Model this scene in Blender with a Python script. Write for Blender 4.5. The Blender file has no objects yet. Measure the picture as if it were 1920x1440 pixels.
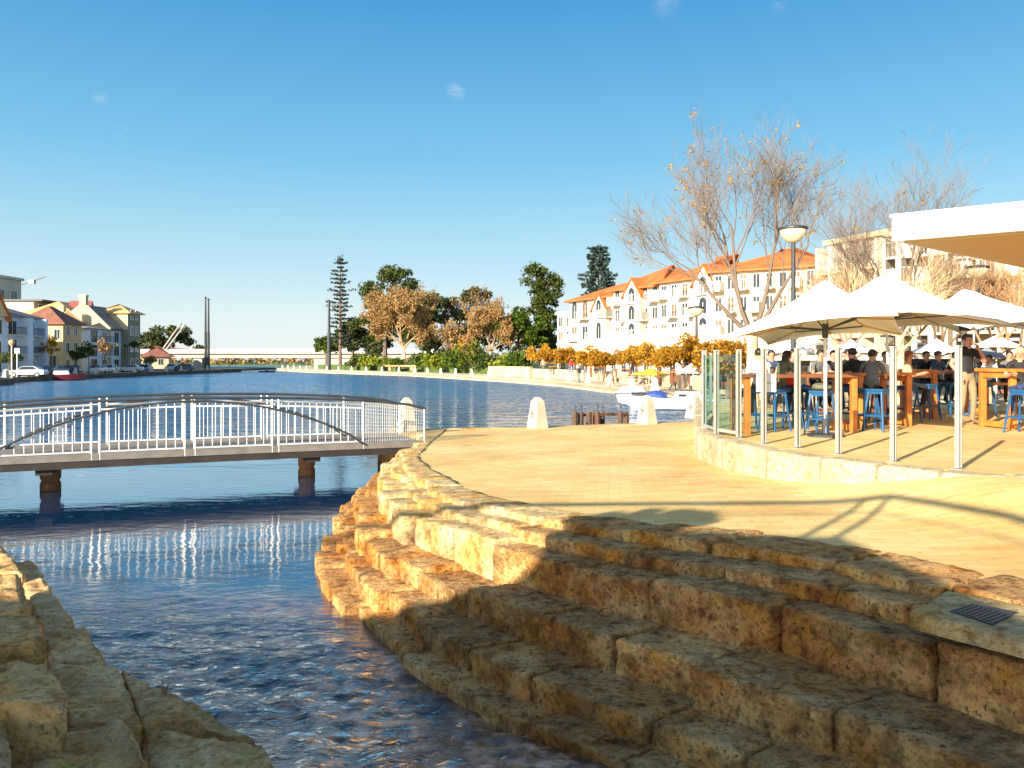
import bpy, bmesh, math, random
from math import sin, cos, pi, radians, sqrt, atan2, tan
from mathutils import Vector, Matrix, noise
random.seed(7)
C = bpy.context.scene.collection
CAMZ = 1.6
FPX = 1500.0; HOR = 675.0
V = Vector
# ------------------------------------------------------------ survey helpers
def P(u, v, d):
    return V(((u-960)/FPX*d, d, CAMZ-(v-HOR)/FPX*d))
def G(u, v, z):
    return P(u, v, (CAMZ-z)*FPX/(v-HOR))
def sst(a, b, x):
    t = min(1, max(0, (x-a)/(b-a))); return t*t*(3-2*t)
def plaza_z(x, y):
    z = 0.07+0.02*x-0.02*y
    z = max(z, -0.42)
    return min(z + 0.34*sst(3.5, 5.4, x)*sst(5.6, 9.0, y)*(1-sst(16, 24, y)), .316)
def PL(u, v):
    z = 0.0
    for i in range(30):
        p = G(u, v, z); z = plaza_z(p.x, p.y)
    return V((p.x, p.y, z))
# ------------------------------------------------------------ objects
def tag(o, label=None, cat=None, group=None, kind=None):
    if label: o['label'] = label
    if cat: o['category'] = cat
    if group: o['group'] = group
    if kind: o['kind'] = kind
    return o
def thing(name, label, cat, loc=(0, 0, 0), rz=0, group=None):
    o = bpy.data.objects.new(name, None); C.objects.link(o)
    o.location = loc; o.rotation_euler = (0, 0, rz); o.empty_display_size = .2
    return tag(o, label, cat, group)
def dup(root, loc, rz=0, label=None, scale=None):
    def rec(o, par):
        c = o.copy(); C.objects.link(c)
        if par: c.parent = par
        for ch in kids.get(o.name, []): rec(ch, c)
        return c
    kids = {}
    for o in list(root.children_recursive): kids.setdefault(o.parent.name, []).append(o)
    r = rec(root, None)
    r.location = loc; r.rotation_euler = (0, 0, rz)
    if label: r['label'] = label
    if scale: r.scale = (scale,)*3 if not hasattr(scale, '__len__') else scale
    return r
def rootof(o):
    while o.parent: o = o.parent
    return o
class MB:
    def __init__(s): s.v = []; s.f = []; s.m = []; s.mi = 0
    def add(s, vs, fs):
        n = len(s.v); s.v += [tuple(p) for p in vs]
        for f in fs: s.f.append(tuple(i+n for i in f)); s.m.append(s.mi)
        return s
    def box(s, c, size, rz=0, taper=1.0):
        hx, hy, hz = size[0]/2, size[1]/2, size[2]/2
        ca, sa = cos(rz), sin(rz); vs = []
        for z in (-1, 1):
            k = taper if z > 0 else 1
            for x, y in ((-1, -1), (1, -1), (1, 1), (-1, 1)):
                X, Y = x*hx*k, y*hy*k
                vs.append((c[0]+X*ca-Y*sa, c[1]+X*sa+Y*ca, c[2]+z*hz))
        return s.add(vs, [(3, 2, 1, 0), (4, 5, 6, 7), (0, 1, 5, 4), (1, 2, 6, 5), (2, 3, 7, 6), (3, 0, 4, 7)])
    def bar(s, a, b, w, h):
        """square bar from a to b, w across (horizontal), h tall"""
        a, b = V(a), V(b); d = (b-a).normalized()
        up = V((0, 0, 1)) if abs(d.z) < .95 else V((0, 1, 0))
        sx = d.cross(up).normalized(); up = sx.cross(d).normalized()
        vs = [p+sx*(i*w/2)+up*(j*h/2) for p in (a, b) for i, j in ((-1, -1), (1, -1), (1, 1), (-1, 1))]
        return s.add(vs, [(0, 1, 2, 3), (7, 6, 5, 4), (0, 4, 5, 1), (1, 5, 6, 2), (2, 6, 7, 3), (3, 7, 4, 0)])
    def tube(s, pts, rad, n=6, cap=True):
        pts = [V(p) for p in pts]
        if not hasattr(rad, '__len__'): rad = [rad]*len(pts)
        base = len(s.v); prev = None
        for i, p in enumerate(pts):
            d = (pts[min(i+1, len(pts)-1)]-pts[max(i-1, 0)])
            if d.length < 1e-6: d = V((0, 0, 1))
            d.normalize()
            if prev is None:
                x = d.orthogonal().normalized()
            else:
                x = prev-d*prev.dot(d)
                x = x.normalized() if x.length > 1e-5 else d.orthogonal().normalized()
            prev = x; y = d.cross(x)
            for k in range(n):
                a = 2*pi*k/n
                q = p+(x*cos(a)+y*sin(a))*rad[i]; s.v.append((q.x, q.y, q.z))
        for i in range(len(pts)-1):
            for k in range(n):
                a = base+i*n+k; b = base+i*n+(k+1) % n
                s.f.append((a, b, b+n, a+n)); s.m.append(s.mi)
        if cap:
            s.f.append(tuple(base+k for k in reversed(range(n)))); s.m.append(s.mi)
            e = base+(len(pts)-1)*n
            s.f.append(tuple(e+k for k in range(n))); s.m.append(s.mi)
        return s
    def lathe(s, c, prof, n=12):
        """prof list of (r,z)"""
        base = len(s.v)
        for r, z in prof:
            for k in range(n):
                a = 2*pi*k/n; s.v.append((c[0]+r*cos(a), c[1]+r*sin(a), c[2]+z))
        for i in range(len(prof)-1):
            for k in range(n):
                a = base+i*n+k; b = base+i*n+(k+1) % n
                s.f.append((a, b, b+n, a+n)); s.m.append(s.mi)
        s.f.append(tuple(base+k for k in reversed(range(n)))); s.m.append(s.mi)
        e = base+(len(prof)-1)*n
        s.f.append(tuple(e+k for k in range(n))); s.m.append(s.mi)
        return s
    def prism(s, poly, z0, z1):
        n = len(poly)
        zz = (lambda z, i: z[i] if hasattr(z, '__len__') else z)
        vs = [(p[0], p[1], zz(z0, i)) for i, p in enumerate(poly)]+[(p[0], p[1], zz(z1, i)) for i, p in enumerate(poly)]
        fs = [tuple(reversed(range(n))), tuple(range(n, 2*n))]+[(i, (i+1) % n, n+(i+1) % n, n+i) for i in range(n)]
        return s.add(vs, fs)
    def blob(s, c, r, n=8, m=6, jit=.0):
        base = []; vs = []
        for j in range(m+1):
            t = pi*j/m
            for k in range(n):
                a = 2*pi*k/n; q = 1+random.uniform(-jit, jit)
                vs.append((c[0]+r[0]*sin(t)*cos(a)*q, c[1]+r[1]*sin(t)*sin(a)*q, c[2]+r[2]*cos(t)*q))
        fs = [(j*n+k, (j+1)*n+k, (j+1)*n+(k+1) % n, j*n+(k+1) % n) for j in range(m) for k in range(n)]
        return s.add(vs, fs)
    def build(s, name, mats, parent=None, smooth=False, bevel=0):
        me = bpy.data.meshes.new(name)
        vs = s.v
        if parent is not None:
            r = rootof(parent)
            mi = (Matrix.Translation(r.location) @ Matrix.Rotation(r.rotation_euler.z, 4, 'Z')).inverted()
            vs = [tuple(mi @ V(p)) for p in vs]
        me.from_pydata(vs, [], s.f)
        if not isinstance(mats, (list, tuple)): mats = [mats]
        for m in mats: me.materials.append(m)
        if len(mats) > 1: me.polygons.foreach_set('material_index', s.m)
        me.update()
        bm = bmesh.new(); bm.from_mesh(me)
        if bevel or smooth:
            bmesh.ops.remove_doubles(bm, verts=bm.verts, dist=1e-5)
        if bevel:
            es = [e for e in bm.edges if len(e.link_faces) == 2 and e.calc_face_angle(0) > .5]
            bmesh.ops.bevel(bm, geom=es, offset=bevel, segments=2, affect='EDGES', profile=.5)
        bmesh.ops.recalc_face_normals(bm, faces=bm.faces)
        bm.to_mesh(me); bm.free()
        if smooth: me.polygons.foreach_set('use_smooth', [True]*len(me.polygons))
        o = bpy.data.objects.new(name, me); C.objects.link(o)
        if parent is not None: o.parent = parent
        return o
# ------------------------------------------------------------ materials
def newmat(name):
    m = bpy.data.materials.new(name); m.use_nodes = True
    nt = m.node_tree; b = nt.nodes['Principled BSDF']
    return m, nt, b
def N(nt, typ, **kw):
    n = nt.nodes.new(typ)
    for k, v in kw.items():
        if k in n.inputs: n.inputs[k].default_value = v
        else: setattr(n, k, v)
    return n
def ramp(nt, stops, src=None):
    r = nt.nodes.new('ShaderNodeValToRGB'); e = r.color_ramp.elements
    while len(e) < len(stops): e.new(.5)
    for i, (p, c) in enumerate(stops):
        e[i].position = p; e[i].color = (*c, 1) if len(c) == 3 else c
    if src is not None: nt.links.new(src, r.inputs['Fac'])
    return r
def mixc(nt, fac, a, b, mode='MIX'):
    m = nt.nodes.new('ShaderNodeMix'); m.data_type = 'RGBA'; m.blend_type = mode
    for s, x in ((0, fac), (6, a), (7, b)):
        if hasattr(x, 'links'): nt.links.new(x, m.inputs[s])
        else: m.inputs[s].default_value = x if s == 0 else (*x, 1)
    return m.outputs[2]
def mat(name, col, rough=.6, var=.15, scale=3.0, bump=0.0, bscale=None, metal=0.0, spec=None, trans=0.0, detail=6):
    m, nt, b = newmat(name)
    tc = N(nt, 'ShaderNodeTexCoord')
    nz = N(nt, 'ShaderNodeTexNoise', Scale=scale, Detail=detail, Roughness=.6)
    nt.links.new(tc.outputs['Object'], nz.inputs['Vector'])
    lo = tuple(max(0, c*(1-var*1.6)) for c in col); hi = tuple(min(1, c*(1+var*1.3)) for c in col)
    r = ramp(nt, [(.3, lo), (.7, hi)], nz.outputs['Fac'])
    nt.links.new(r.outputs['Color'], b.inputs['Base Color'])
    b.inputs['Roughness'].default_value = rough; b.inputs['Metallic'].default_value = metal
    if spec is not None: b.inputs['Specular IOR Level'].default_value = spec
    if bump:
        n2 = N(nt, 'ShaderNodeTexNoise', Scale=bscale or scale*4, Detail=5)
        nt.links.new(tc.outputs['Object'], n2.inputs['Vector'])
        bp = N(nt, 'ShaderNodeBump', Strength=bump, Distance=.03)
        nt.links.new(n2.outputs['Fac'], bp.inputs['Height']); nt.links.new(bp.outputs['Normal'], b.inputs['Normal'])
    return m
def stone_mat(name, base, warm, dark, pit=1.0, moss=0.0, tone=.3):
    """weathered limestone: large tone patches, pits, dark crust on tops, moss"""
    m, nt, b = newmat(name); L = nt.links.new
    tc = N(nt, 'ShaderNodeTexCoord'); g = N(nt, 'ShaderNodeNewGeometry')
    pos = g.outputs['Position']
    n1 = N(nt, 'ShaderNodeTexNoise', Scale=1.7, Detail=6, Roughness=.62); L(pos, n1.inputs['Vector'])
    n2 = N(nt, 'ShaderNodeTexNoise', Scale=9, Detail=8, Roughness=.7); L(pos, n2.inputs['Vector'])
    n3 = N(nt, 'ShaderNodeTexNoise', Scale=30, Detail=5, Roughness=.7); L(pos, n3.inputs['Vector'])
    r1 = ramp(nt, [(.40, warm), (.60, base)], n1.outputs['Fac'])
    r2 = ramp(nt, [(.36, dark), (.51, (1, 1, 1))], n2.outputs['Fac'])
    col = mixc(nt, .75, r1.outputs['Color'], r2.outputs['Color'], 'MULTIPLY')
    nb = N(nt, 'ShaderNodeTexNoise', Scale=3.2, Detail=7, Roughness=.68); L(pos, nb.inputs['Vector'])
    rb = ramp(nt, [(.40, tuple(.55*x+.12 for x in dark)), (.53, (1, 1, 1))], nb.outputs['Fac']); col = mixc(nt, .35+.3*min(1, pit), col, rb.outputs['Color'], 'MULTIPLY')
    # per block tone
    oi = N(nt, 'ShaderNodeObjectInfo')
    rt = ramp(nt, [(0, (1-tone, 1-tone, 1-tone*.9)), (1, (1+tone*.25, 1+tone*.25, 1+tone*.2))], oi.outputs['Random'])
    col = mixc(nt, 1.0, col, rt.outputs['Color'], 'MULTIPLY')
    # grey lichen crust on the upward faces
    sx = N(nt, 'ShaderNodeSeparateXYZ'); L(g.outputs['Normal'], sx.inputs[0])
    up = ramp(nt, [(.55, (0, 0, 0)), (.9, (1, 1, 1))], sx.outputs['Z'])
    cr = ramp(nt, [(.40, (0, 0, 0)), (.66, (1, 1, 1))], n2.outputs['Fac'])
    fa = N(nt, 'ShaderNodeMath', operation='MULTIPLY'); L(up.outputs['Color'], fa.inputs[0]); L(cr.outputs['Color'], fa.inputs[1])
    fb = N(nt, 'ShaderNodeMath', operation='MULTIPLY'); L(fa.outputs[0], fb.inputs[0]); fb.inputs[1].default_value = .55*tone*2
    col = mixc(nt, fb.outputs[0], col, tuple(.5*(x+y) for x, y in zip(base, (.42, .32, .24))))
    # pits
    vo = N(nt, 'ShaderNodeTexVoronoi', Scale=19); 
    wv = mixc(nt, .12, pos, n3.outputs['Color']); L(wv, vo.inputs['Vector'])
    pm = ramp(nt, [(.10, (.0, 0, 0)), (.30, (1, 1, 1))], vo.outputs['Distance'])
    pn = ramp(nt, [(.46, (1, 1, 1)), (.54, (0, 0, 0))], n2.outputs['Fac'])
    pg = ramp(nt, [(.44, (1, 1, 1)), (.56, (0, 0, 0))], nb.outputs['Fac'])
    pit_ = mixc(nt, 1.0, mixc(nt, 1.0, pm.outputs['Color'], pn.outputs['Color'], 'LIGHTEN'), pg.outputs['Color'], 'LIGHTEN')
    col = mixc(nt, 1.0, col, mixc(nt, pit*.8, (1, 1, 1), pit_), 'MULTIPLY')
    # fine dark speckles
    sp = ramp(nt, [(.36, (.30, .20, .12)), (.47, (1, 1, 1))], n3.outputs['Fac'])
    col = mixc(nt, pit*.7, col, sp.outputs['Color'], 'MULTIPLY')
    if moss:
        n4 = N(nt, 'ShaderNodeTexNoise', Scale=2.6, Detail=7, Roughness=.65); L(pos, n4.inputs['Vector'])
        mm = ramp(nt, [(.66-.08*moss, (0, 0, 0)), (.74-.06*moss, (1, 1, 1))], n4.outputs['Fac'])
        col = mixc(nt, mm.outputs['Color'], col, (.36, .36, .03))
    L(col, b.inputs['Base Color'])
    b.inputs['Roughness'].default_value = .9; b.inputs['Specular IOR Level'].default_value = .2
    ad = N(nt, 'ShaderNodeMath', operation='ADD'); L(n2.outputs['Fac'], ad.inputs[0])
    ml = N(nt, 'ShaderNodeMath', operation='MULTIPLY'); L(n3.outputs['Fac'], ml.inputs[0]); ml.inputs[1].default_value = .5
    L(ml.outputs[0], ad.inputs[1])
    ad2 = N(nt, 'ShaderNodeMath', operation='ADD'); L(ad.outputs[0], ad2.inputs[0])
    m2 = N(nt, 'ShaderNodeMath', operation='MULTIPLY'); L(pit_, m2.inputs[0]); m2.inputs[1].default_value = .5
    L(m2.outputs[0], ad2.inputs[1])
    bp = N(nt, 'ShaderNodeBump', Strength=.9, Distance=.05); L(ad2.outputs[0], bp.inputs['Height']); L(bp.outputs['Normal'], b.inputs['Normal'])
    return m
def leaf_mat(name, c1, c2, c3=None):
    m, nt, b = newmat(name); L = nt.links.new
    g = N(nt, 'ShaderNodeNewGeometry')
    r = ramp(nt, [(0, c1), (.55, c2), (1, c3 or c2)], g.outputs['Random Per Island'])
    L(r.outputs['Color'], b.inputs['Base Color'])
    b.inputs['Roughness'].default_value = .7; b.inputs['Specular IOR Level'].default_value = .15
    tr = N(nt, 'ShaderNodeBsdfTranslucent'); L(r.outputs['Color'], tr.inputs['Color'])
    mx = N(nt, 'ShaderNodeMixShader'); mx.inputs[0].default_value = .3
    L(b.outputs[0], mx.inputs[1]); L(tr.outputs[0], mx.inputs[2]); L(mx.outputs[0], nt.nodes['Material Output'].inputs['Surface'])
    return m
M = {}
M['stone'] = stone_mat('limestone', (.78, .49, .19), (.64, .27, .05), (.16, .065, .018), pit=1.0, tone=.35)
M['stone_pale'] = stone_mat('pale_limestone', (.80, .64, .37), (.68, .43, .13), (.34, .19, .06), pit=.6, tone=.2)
M['stone_moss'] = stone_mat('mossy_limestone', (.95, .66, .33), (.74, .43, .14), (.46, .29, .13), pit=.6, moss=.7, tone=.15)
M['kerb'] = stone_mat('pale_kerb', (.64, .56, .40), (.58, .46, .28), (.58, .45, .3), pit=.12, tone=.08)
M['quay'] = mat('quay_stone', (.42, .31, .17), .9, .3, .6, .4)
M['quay_dark'] = mat('quay_dark_stone', (.10, .085, .065), .9, .3, .6, .4)
M['prom'] = mat('promenade_paving', (.62, .50, .33), .9, .12, .5)
M['asph'] = mat('asphalt', (.12, .11, .10), .9, .2, .4)
M['grass'] = mat('grass', (.06, .11, .02), .95, .35, .8, .5)
M['earth'] = mat('earth', (.14, .11, .05), .95, .3, .3)
M['white'] = mat('white_paint', (.74, .74, .72), .45, .04, 2)
M['white_wall'] = mat('white_render', (.54, .49, .39), .85, .08, .25)
M['cream_wall'] = mat('cream_render', (.56, .45, .28), .85, .08, .3)
M['ochre_wall'] = mat('ochre_render', (.66, .47, .22), .85, .08, .3)
M['blue_wall'] = mat('pale_blue_render', (.58, .68, .78), .85, .06, .3)
M['grey_wall'] = mat('grey_render', (.42, .41, .37), .85, .1, .3)
M['olive_wall'] = mat('olive_stone', (.22, .22, .15), .9, .15, .4)
M['maroon'] = mat('maroon_render', (.20, .05, .045), .8, .15, .4)
M['tile'] = mat('terracotta_tile', (.50, .135, .028), .8, .22, .7, .3, 6)
M['tile_grey'] = mat('grey_tile', (.20, .18, .17), .8, .2, .8)
M['tile_red'] = mat('dark_red_tile', (.22, .09, .06), .8, .2, .8)
M['tile_tan'] = mat('tan_tile', (.62, .36, .15), .8, .15, .8)
M['pane'] = mat('window_glass', (.035, .045, .05), .08, .4, .4)
M['shade_glass'] = mat('shaded_cafe_glass', (.012, .014, .014), .35, .5, .8, spec=.15)  # near-black colour carries the shade behind the diners
M['pane_warm'] = mat('window_glass_warm', (.16, .11, .06), .15, .4, .6)
M['steel'] = mat('galvanised_steel', (.40, .39, .34), .45, .1, 3, metal=.35)
M['rail_white'] = mat('railing_paint', (.60, .61, .60), .4, .06, 2)
M['bollard'] = mat('smooth_pale_stone', (.58, .51, .38), .8, .1, 2.5, .15)
M['bridge_grey'] = mat('bridge_concrete', (.36, .35, .32), .85, .1, .3)
M['dark_steel'] = mat('dark_steel', (.035, .04, .045), .5, .3, 2)
M['deck_side'] = mat('weathered_deck_beam', (.022, .017, .014), .8, .3, 2, .3)
M['deck_top'] = mat('grey_timber_boards', (.17, .155, .14), .8, .2, 3)
M['pier'] = mat('rusty_concrete', (.22, .11, .05), .85, .35, 2, .4)
M['canvas'] = mat('white_canvas', (.86, .84, .78), .8, .02, 1.5)
M['canvas_grey'] = mat('grey_canvas', (.22, .24, .28), .8, .05, 1.5)
M['soffit'] = mat('tan_soffit', (.50, .33, .14), .7, .03, .6)
M['timber'] = mat('orange_timber', (.56, .18, .03), .45, .2, 3)
M['timber_dark'] = mat('red_brown_timber', (.22, .075, .03), .4, .25, 3)
M['blue'] = mat('blue_enamel', (.012, .085, .215), .35, .1, 3)
M['black'] = mat('black_cloth', (.012, .012, .014), .8, .3, 8)
M['skin'] = mat('skin', (.50, .25, .16), .55, .06, 6)
M['hair'] = mat('dark_hair', (.02, .012, .008), .5, .3, 20)
M['hair_red'] = mat('auburn_hair', (.25, .07, .025), .5, .3, 20)
M['khaki'] = mat('khaki_cloth', (.25, .19, .11), .85, .1, 8)
M['denim'] = mat('denim', (.03, .06, .15), .85, .2, 8)
M['peach'] = mat('peach_cloth', (.72, .36, .22), .85, .1, 6)
M['olive'] = mat('olive_cloth', (.13, .13, .08), .85, .15, 6)
M['greycl'] = mat('grey_cloth', (.13, .13, .14), .85, .15, 6)
M['red'] = mat('red_cloth', (.62, .02, .02), .7, .1, 5)
M['whitecl'] = mat('white_cloth', (.78, .77, .74), .85, .04, 5)
M['shoe'] = mat('shoe_leather', (.16, .10, .06), .6, .2, 8)
M['rubber'] = mat('rubber', (.015, .015, .016), .7, .2, 6)
M['yellow'] = mat('yellow_cloth', (.80, .60, .03), .8, .05, 4)
M['pile'] = mat('wet_timber_pile', (.10, .05, .025), .7, .3, 5, .4)
M['bark'] = mat('grey_brown_bark', (.16, .11, .08), .9, .3, 2, .5, 9)
M['bark_pale'] = mat('mottled_plane_bark', (.60, .47, .27), .85, .35, 3.5, .3)
M['twig'] = mat('pinkish_twigs', (.165, .12, .088), .9, .2, 1.0)
M['twig_tan'] = mat('tan_twigs', (.34, .20, .10), .9, .2, .6)
M['leaf_gold'] = leaf_mat('golden_leaves', (.20, .085, .008), (.40, .18, .012), (.30, .20, .02))
M['leaf_yel'] = leaf_mat('yellow_leaves', (.40, .20, .015), (.55, .33, .03), (.25, .07, .02))
M['leaf_tan'] = leaf_mat('tan_brown_leaves', (.22, .12, .045), (.42, .26, .11), (.34, .25, .09))
M['leaf_dark'] = leaf_mat('dark_green_leaves', (.02, .042, .014), (.065, .095, .02), (.13, .14, .03))
M['leaf_gum'] = leaf_mat('gum_leaves', (.025, .05, .03), (.07, .10, .035), (.16, .13, .03))
M['leaf_mid'] = leaf_mat('mid_green_leaves', (.025, .06, .01), (.07, .12, .012), (.13, .16, .02))
M['leaf_blue'] = leaf_mat('blue_green_needles', (.015, .04, .035), (.05, .085, .07), (.08, .11, .09))
M['leaf_lime'] = leaf_mat('lime_shrub_leaves', (.08, .14, .012), (.19, .24, .02), (.32, .30, .03))
# ------------------------------------------------------------ paving
def paving_mat():
    m, nt, b = newmat('sandstone_paving'); L = nt.links.new
    g = N(nt, 'ShaderNodeNewGeometry')
    mp = N(nt, 'ShaderNodeMapping'); mp.inputs['Rotation'].default_value = (0, 0, .12); L(g.outputs['Position'], mp.inputs[0])
    br = N(nt, 'ShaderNodeTexBrick', Scale=1.0); br.offset = .5
    br.inputs['Color1'].default_value = (.67, .475, .195, 1); br.inputs['Color2'].default_value = (.75, .585, .285, 1)
    br.inputs['Mortar'].default_value = (.58, .39, .17, 1); br.inputs['Mortar Size'].default_value = .005
    br.inputs['Brick Width'].default_value = .32; br.inputs['Row Height'].default_value = .16; br.inputs['Bias'].default_value = .1
    L(mp.outputs[0], br.inputs['Vector'])
    n1 = N(nt, 'ShaderNodeTexNoise', Scale=.55, Detail=6, Roughness=.6); L(g.outputs['Position'], n1.inputs['Vector'])
    r1 = ramp(nt, [(.3, (.80, .74, .64)), (.55, (1, 1, 1)), (.75, (1.1, 1.12, 1.15))], n1.outputs['Fac'])
    mp2 = N(nt, 'ShaderNodeMapping'); mp2.inputs['Scale'].default_value = (.5, 4, 1); mp2.inputs['Rotation'].default_value = (0, 0, .1); L(g.outputs['Position'], mp2.inputs[0])
    n2 = N(nt, 'ShaderNodeTexNoise', Scale=3, Detail=7, Roughness=.7); L(mp2.outputs[0], n2.inputs['Vector'])
    r2 = ramp(nt, [(.32, (.66, .56, .42)), (.46, (1, 1, 1))], n2.outputs['Fac'])
    c = mixc(nt, 1, br.outputs['Color'], r1.outputs['Color'], 'MULTIPLY')
    c = mixc(nt, .7, c, r2.outputs['Color'], 'MULTIPLY')
    n3 = N(nt, 'ShaderNodeTexNoise', Scale=1.3, Detail=8, Roughness=.75); L(g.outputs['Position'], n3.inputs['Vector'])
    r3 = ramp(nt, [(.30, (.35, .27, .2)), (.36, (1, 1, 1))], n3.outputs['Fac'])
    c = mixc(nt, .7, c, r3.outputs['Color'], 'MULTIPLY')
    vo = N(nt, 'ShaderNodeTexVoronoi', Scale=1.1); L(g.outputs['Position'], vo.inputs['Vector'])
    rv = ramp(nt, [(.022, (.45, .36, .26)), (.035, (1, 1, 1))], vo.outputs['Distance']); c = mixc(nt, .8, c, rv.outputs['Color'], 'MULTIPLY')
    n5 = N(nt, 'ShaderNodeTexNoise', Scale=.22, Detail=4, Roughness=.55); L(g.outputs['Position'], n5.inputs['Vector'])
    r5 = ramp(nt, [(.40, (1.02, .90, .72)), (.6, (1, 1, 1))], n5.outputs['Fac']); c = mixc(nt, .75, c, r5.outputs['Color'], 'MULTIPLY')
    L(c, b.inputs['Base Color']); b.inputs['Roughness'].default_value = .85; b.inputs['Specular IOR Level'].default_value = .25
    bp = N(nt, 'ShaderNodeBump', Strength=.35, Distance=.01); L(n2.outputs['Fac'], bp.inputs['Height']); L(bp.outputs['Normal'], b.inputs['Normal'])
    return m
M['paving'] = paving_mat()
# ------------------------------------------------------------ water
WZ = -1.15
def water_mat():
    m, nt, b = newmat('canal_water'); L = nt.links.new
    g = N(nt, 'ShaderNodeNewGeometry'); pos = g.outputs['Position']
    sx = N(nt, 'ShaderNodeSeparateXYZ'); L(pos, sx.inputs[0])
    # shallow rocky bed shows in the stream near the steps
    sh = N(nt, 'ShaderNodeMapRange'); sh.inputs[1].default_value = 9.8; sh.inputs[2].default_value = 5.6; L(sx.outputs['Y'], sh.inputs[0])
    n1 = N(nt, 'ShaderNodeTexNoise', Scale=1.1, Detail=6, Roughness=.65); L(pos, n1.inputs['Vector'])
    ad = N(nt, 'ShaderNodeMath', operation='MULTIPLY'); L(sh.outputs[0], ad.inputs[0])
    rr = ramp(nt, [(.34, (.1, .1, .1)), (.54, (1, 1, 1))], n1.outputs['Fac']); L(rr.outputs['Color'], ad.inputs[1])
    n0 = N(nt, 'ShaderNodeTexNoise', Scale=6, Detail=5); L(pos, n0.inputs['Vector'])
    bed = ramp(nt, [(.36, (.05, .025, .018)), (.52, (.42, .20, .10)), (.66, (.78, .46, .30))], n0.outputs['Fac'])
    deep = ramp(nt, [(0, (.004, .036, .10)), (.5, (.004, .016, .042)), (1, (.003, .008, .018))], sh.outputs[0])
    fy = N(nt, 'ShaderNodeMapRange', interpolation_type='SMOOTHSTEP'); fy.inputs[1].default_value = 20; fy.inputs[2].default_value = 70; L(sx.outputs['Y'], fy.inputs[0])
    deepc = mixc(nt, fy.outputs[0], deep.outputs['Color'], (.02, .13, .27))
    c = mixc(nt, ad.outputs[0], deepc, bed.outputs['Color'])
    L(c, b.inputs['Base Color'])
    b.inputs['Roughness'].default_value = .6; b.inputs['Specular IOR Level'].default_value = 0
    def wave(scale, sxy, rot, det=3):
        mp = N(nt, 'ShaderNodeMapping'); mp.inputs['Scale'].default_value = (*sxy, 1); mp.inputs['Rotation'].default_value = (0, 0, rot); L(pos, mp.inputs[0])
        n = N(nt, 'ShaderNodeTexNoise', Scale=scale, Detail=det, Roughness=.55); n.inputs['Distortion'].default_value = .4; L(mp.outputs[0], n.inputs['Vector'])
        return n.outputs['Fac']
    w1 = wave(.55, (.55, 1.6), .2); w2 = wave(2.6, (.7, 1.5), -.15); w3 = wave(11, (.8, 1.3), .3, 5)
    def mr(a, b_, o0, o1):
        n = N(nt, 'ShaderNodeMapRange', interpolation_type='SMOOTHSTEP'); n.inputs[1].default_value = a; n.inputs[2].default_value = b_
        n.inputs[3].default_value = o0; n.inputs[4].default_value = o1; L(sx.outputs['Y'], n.inputs[0]); return n.outputs[0]
    def mul(a, c_):
        n = N(nt, 'ShaderNodeMath', operation='MULTIPLY'); L(a, n.inputs[0])
        if hasattr(c_, 'links'): L(c_, n.inputs[1])
        else: n.inputs[1].default_value = c_
        return n.outputs[0]
    def add(a, c_):
        n = N(nt, 'ShaderNodeMath', operation='ADD'); L(a, n.inputs[0]); L(c_, n.inputs[1]); return n.outputs[0]
    near = mr(10.5, 6.0, .0, 1.0)
    far = mr(18, 45, .0, 1.0)
    h = add(mul(w1, mul(far, 1.0)), add(mul(w2, add(mul(near, .05), mul(far, .12))), mul(w3, add(mul(near, .026), mr(0, 1, .0007, .0007)))))
    h = add(h, mul(w2, mr(0, 1, .0045, .0045)))
    bp = N(nt, 'ShaderNodeBump', Strength=1.0, Distance=1.0); L(h, bp.inputs['Height']); L(bp.outputs['Normal'], b.inputs['Normal'])
    gl = N(nt, 'ShaderNodeBsdfGlossy'); gl.inputs['Color'].default_value = (.95, .97, 1, 1); L(bp.outputs['Normal'], gl.inputs['Normal'])
    L(mr(15, 120, .02, .22), gl.inputs['Roughness'])
    fr = N(nt, 'ShaderNodeFresnel', IOR=1.333); L(bp.outputs['Normal'], fr.inputs['Normal'])
    fc = N(nt, 'ShaderNodeMapRange'); fc.inputs[1].default_value = 0; fc.inputs[2].default_value = .45; fc.inputs[3].default_value = .015; fc.inputs[4].default_value = .72; L(fr.outputs[0], fc.inputs[0])
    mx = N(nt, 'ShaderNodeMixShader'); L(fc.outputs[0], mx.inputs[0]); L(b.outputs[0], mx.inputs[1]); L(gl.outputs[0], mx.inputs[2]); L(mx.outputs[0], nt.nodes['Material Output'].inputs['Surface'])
    return m
M['water'] = water_mat()
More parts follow.
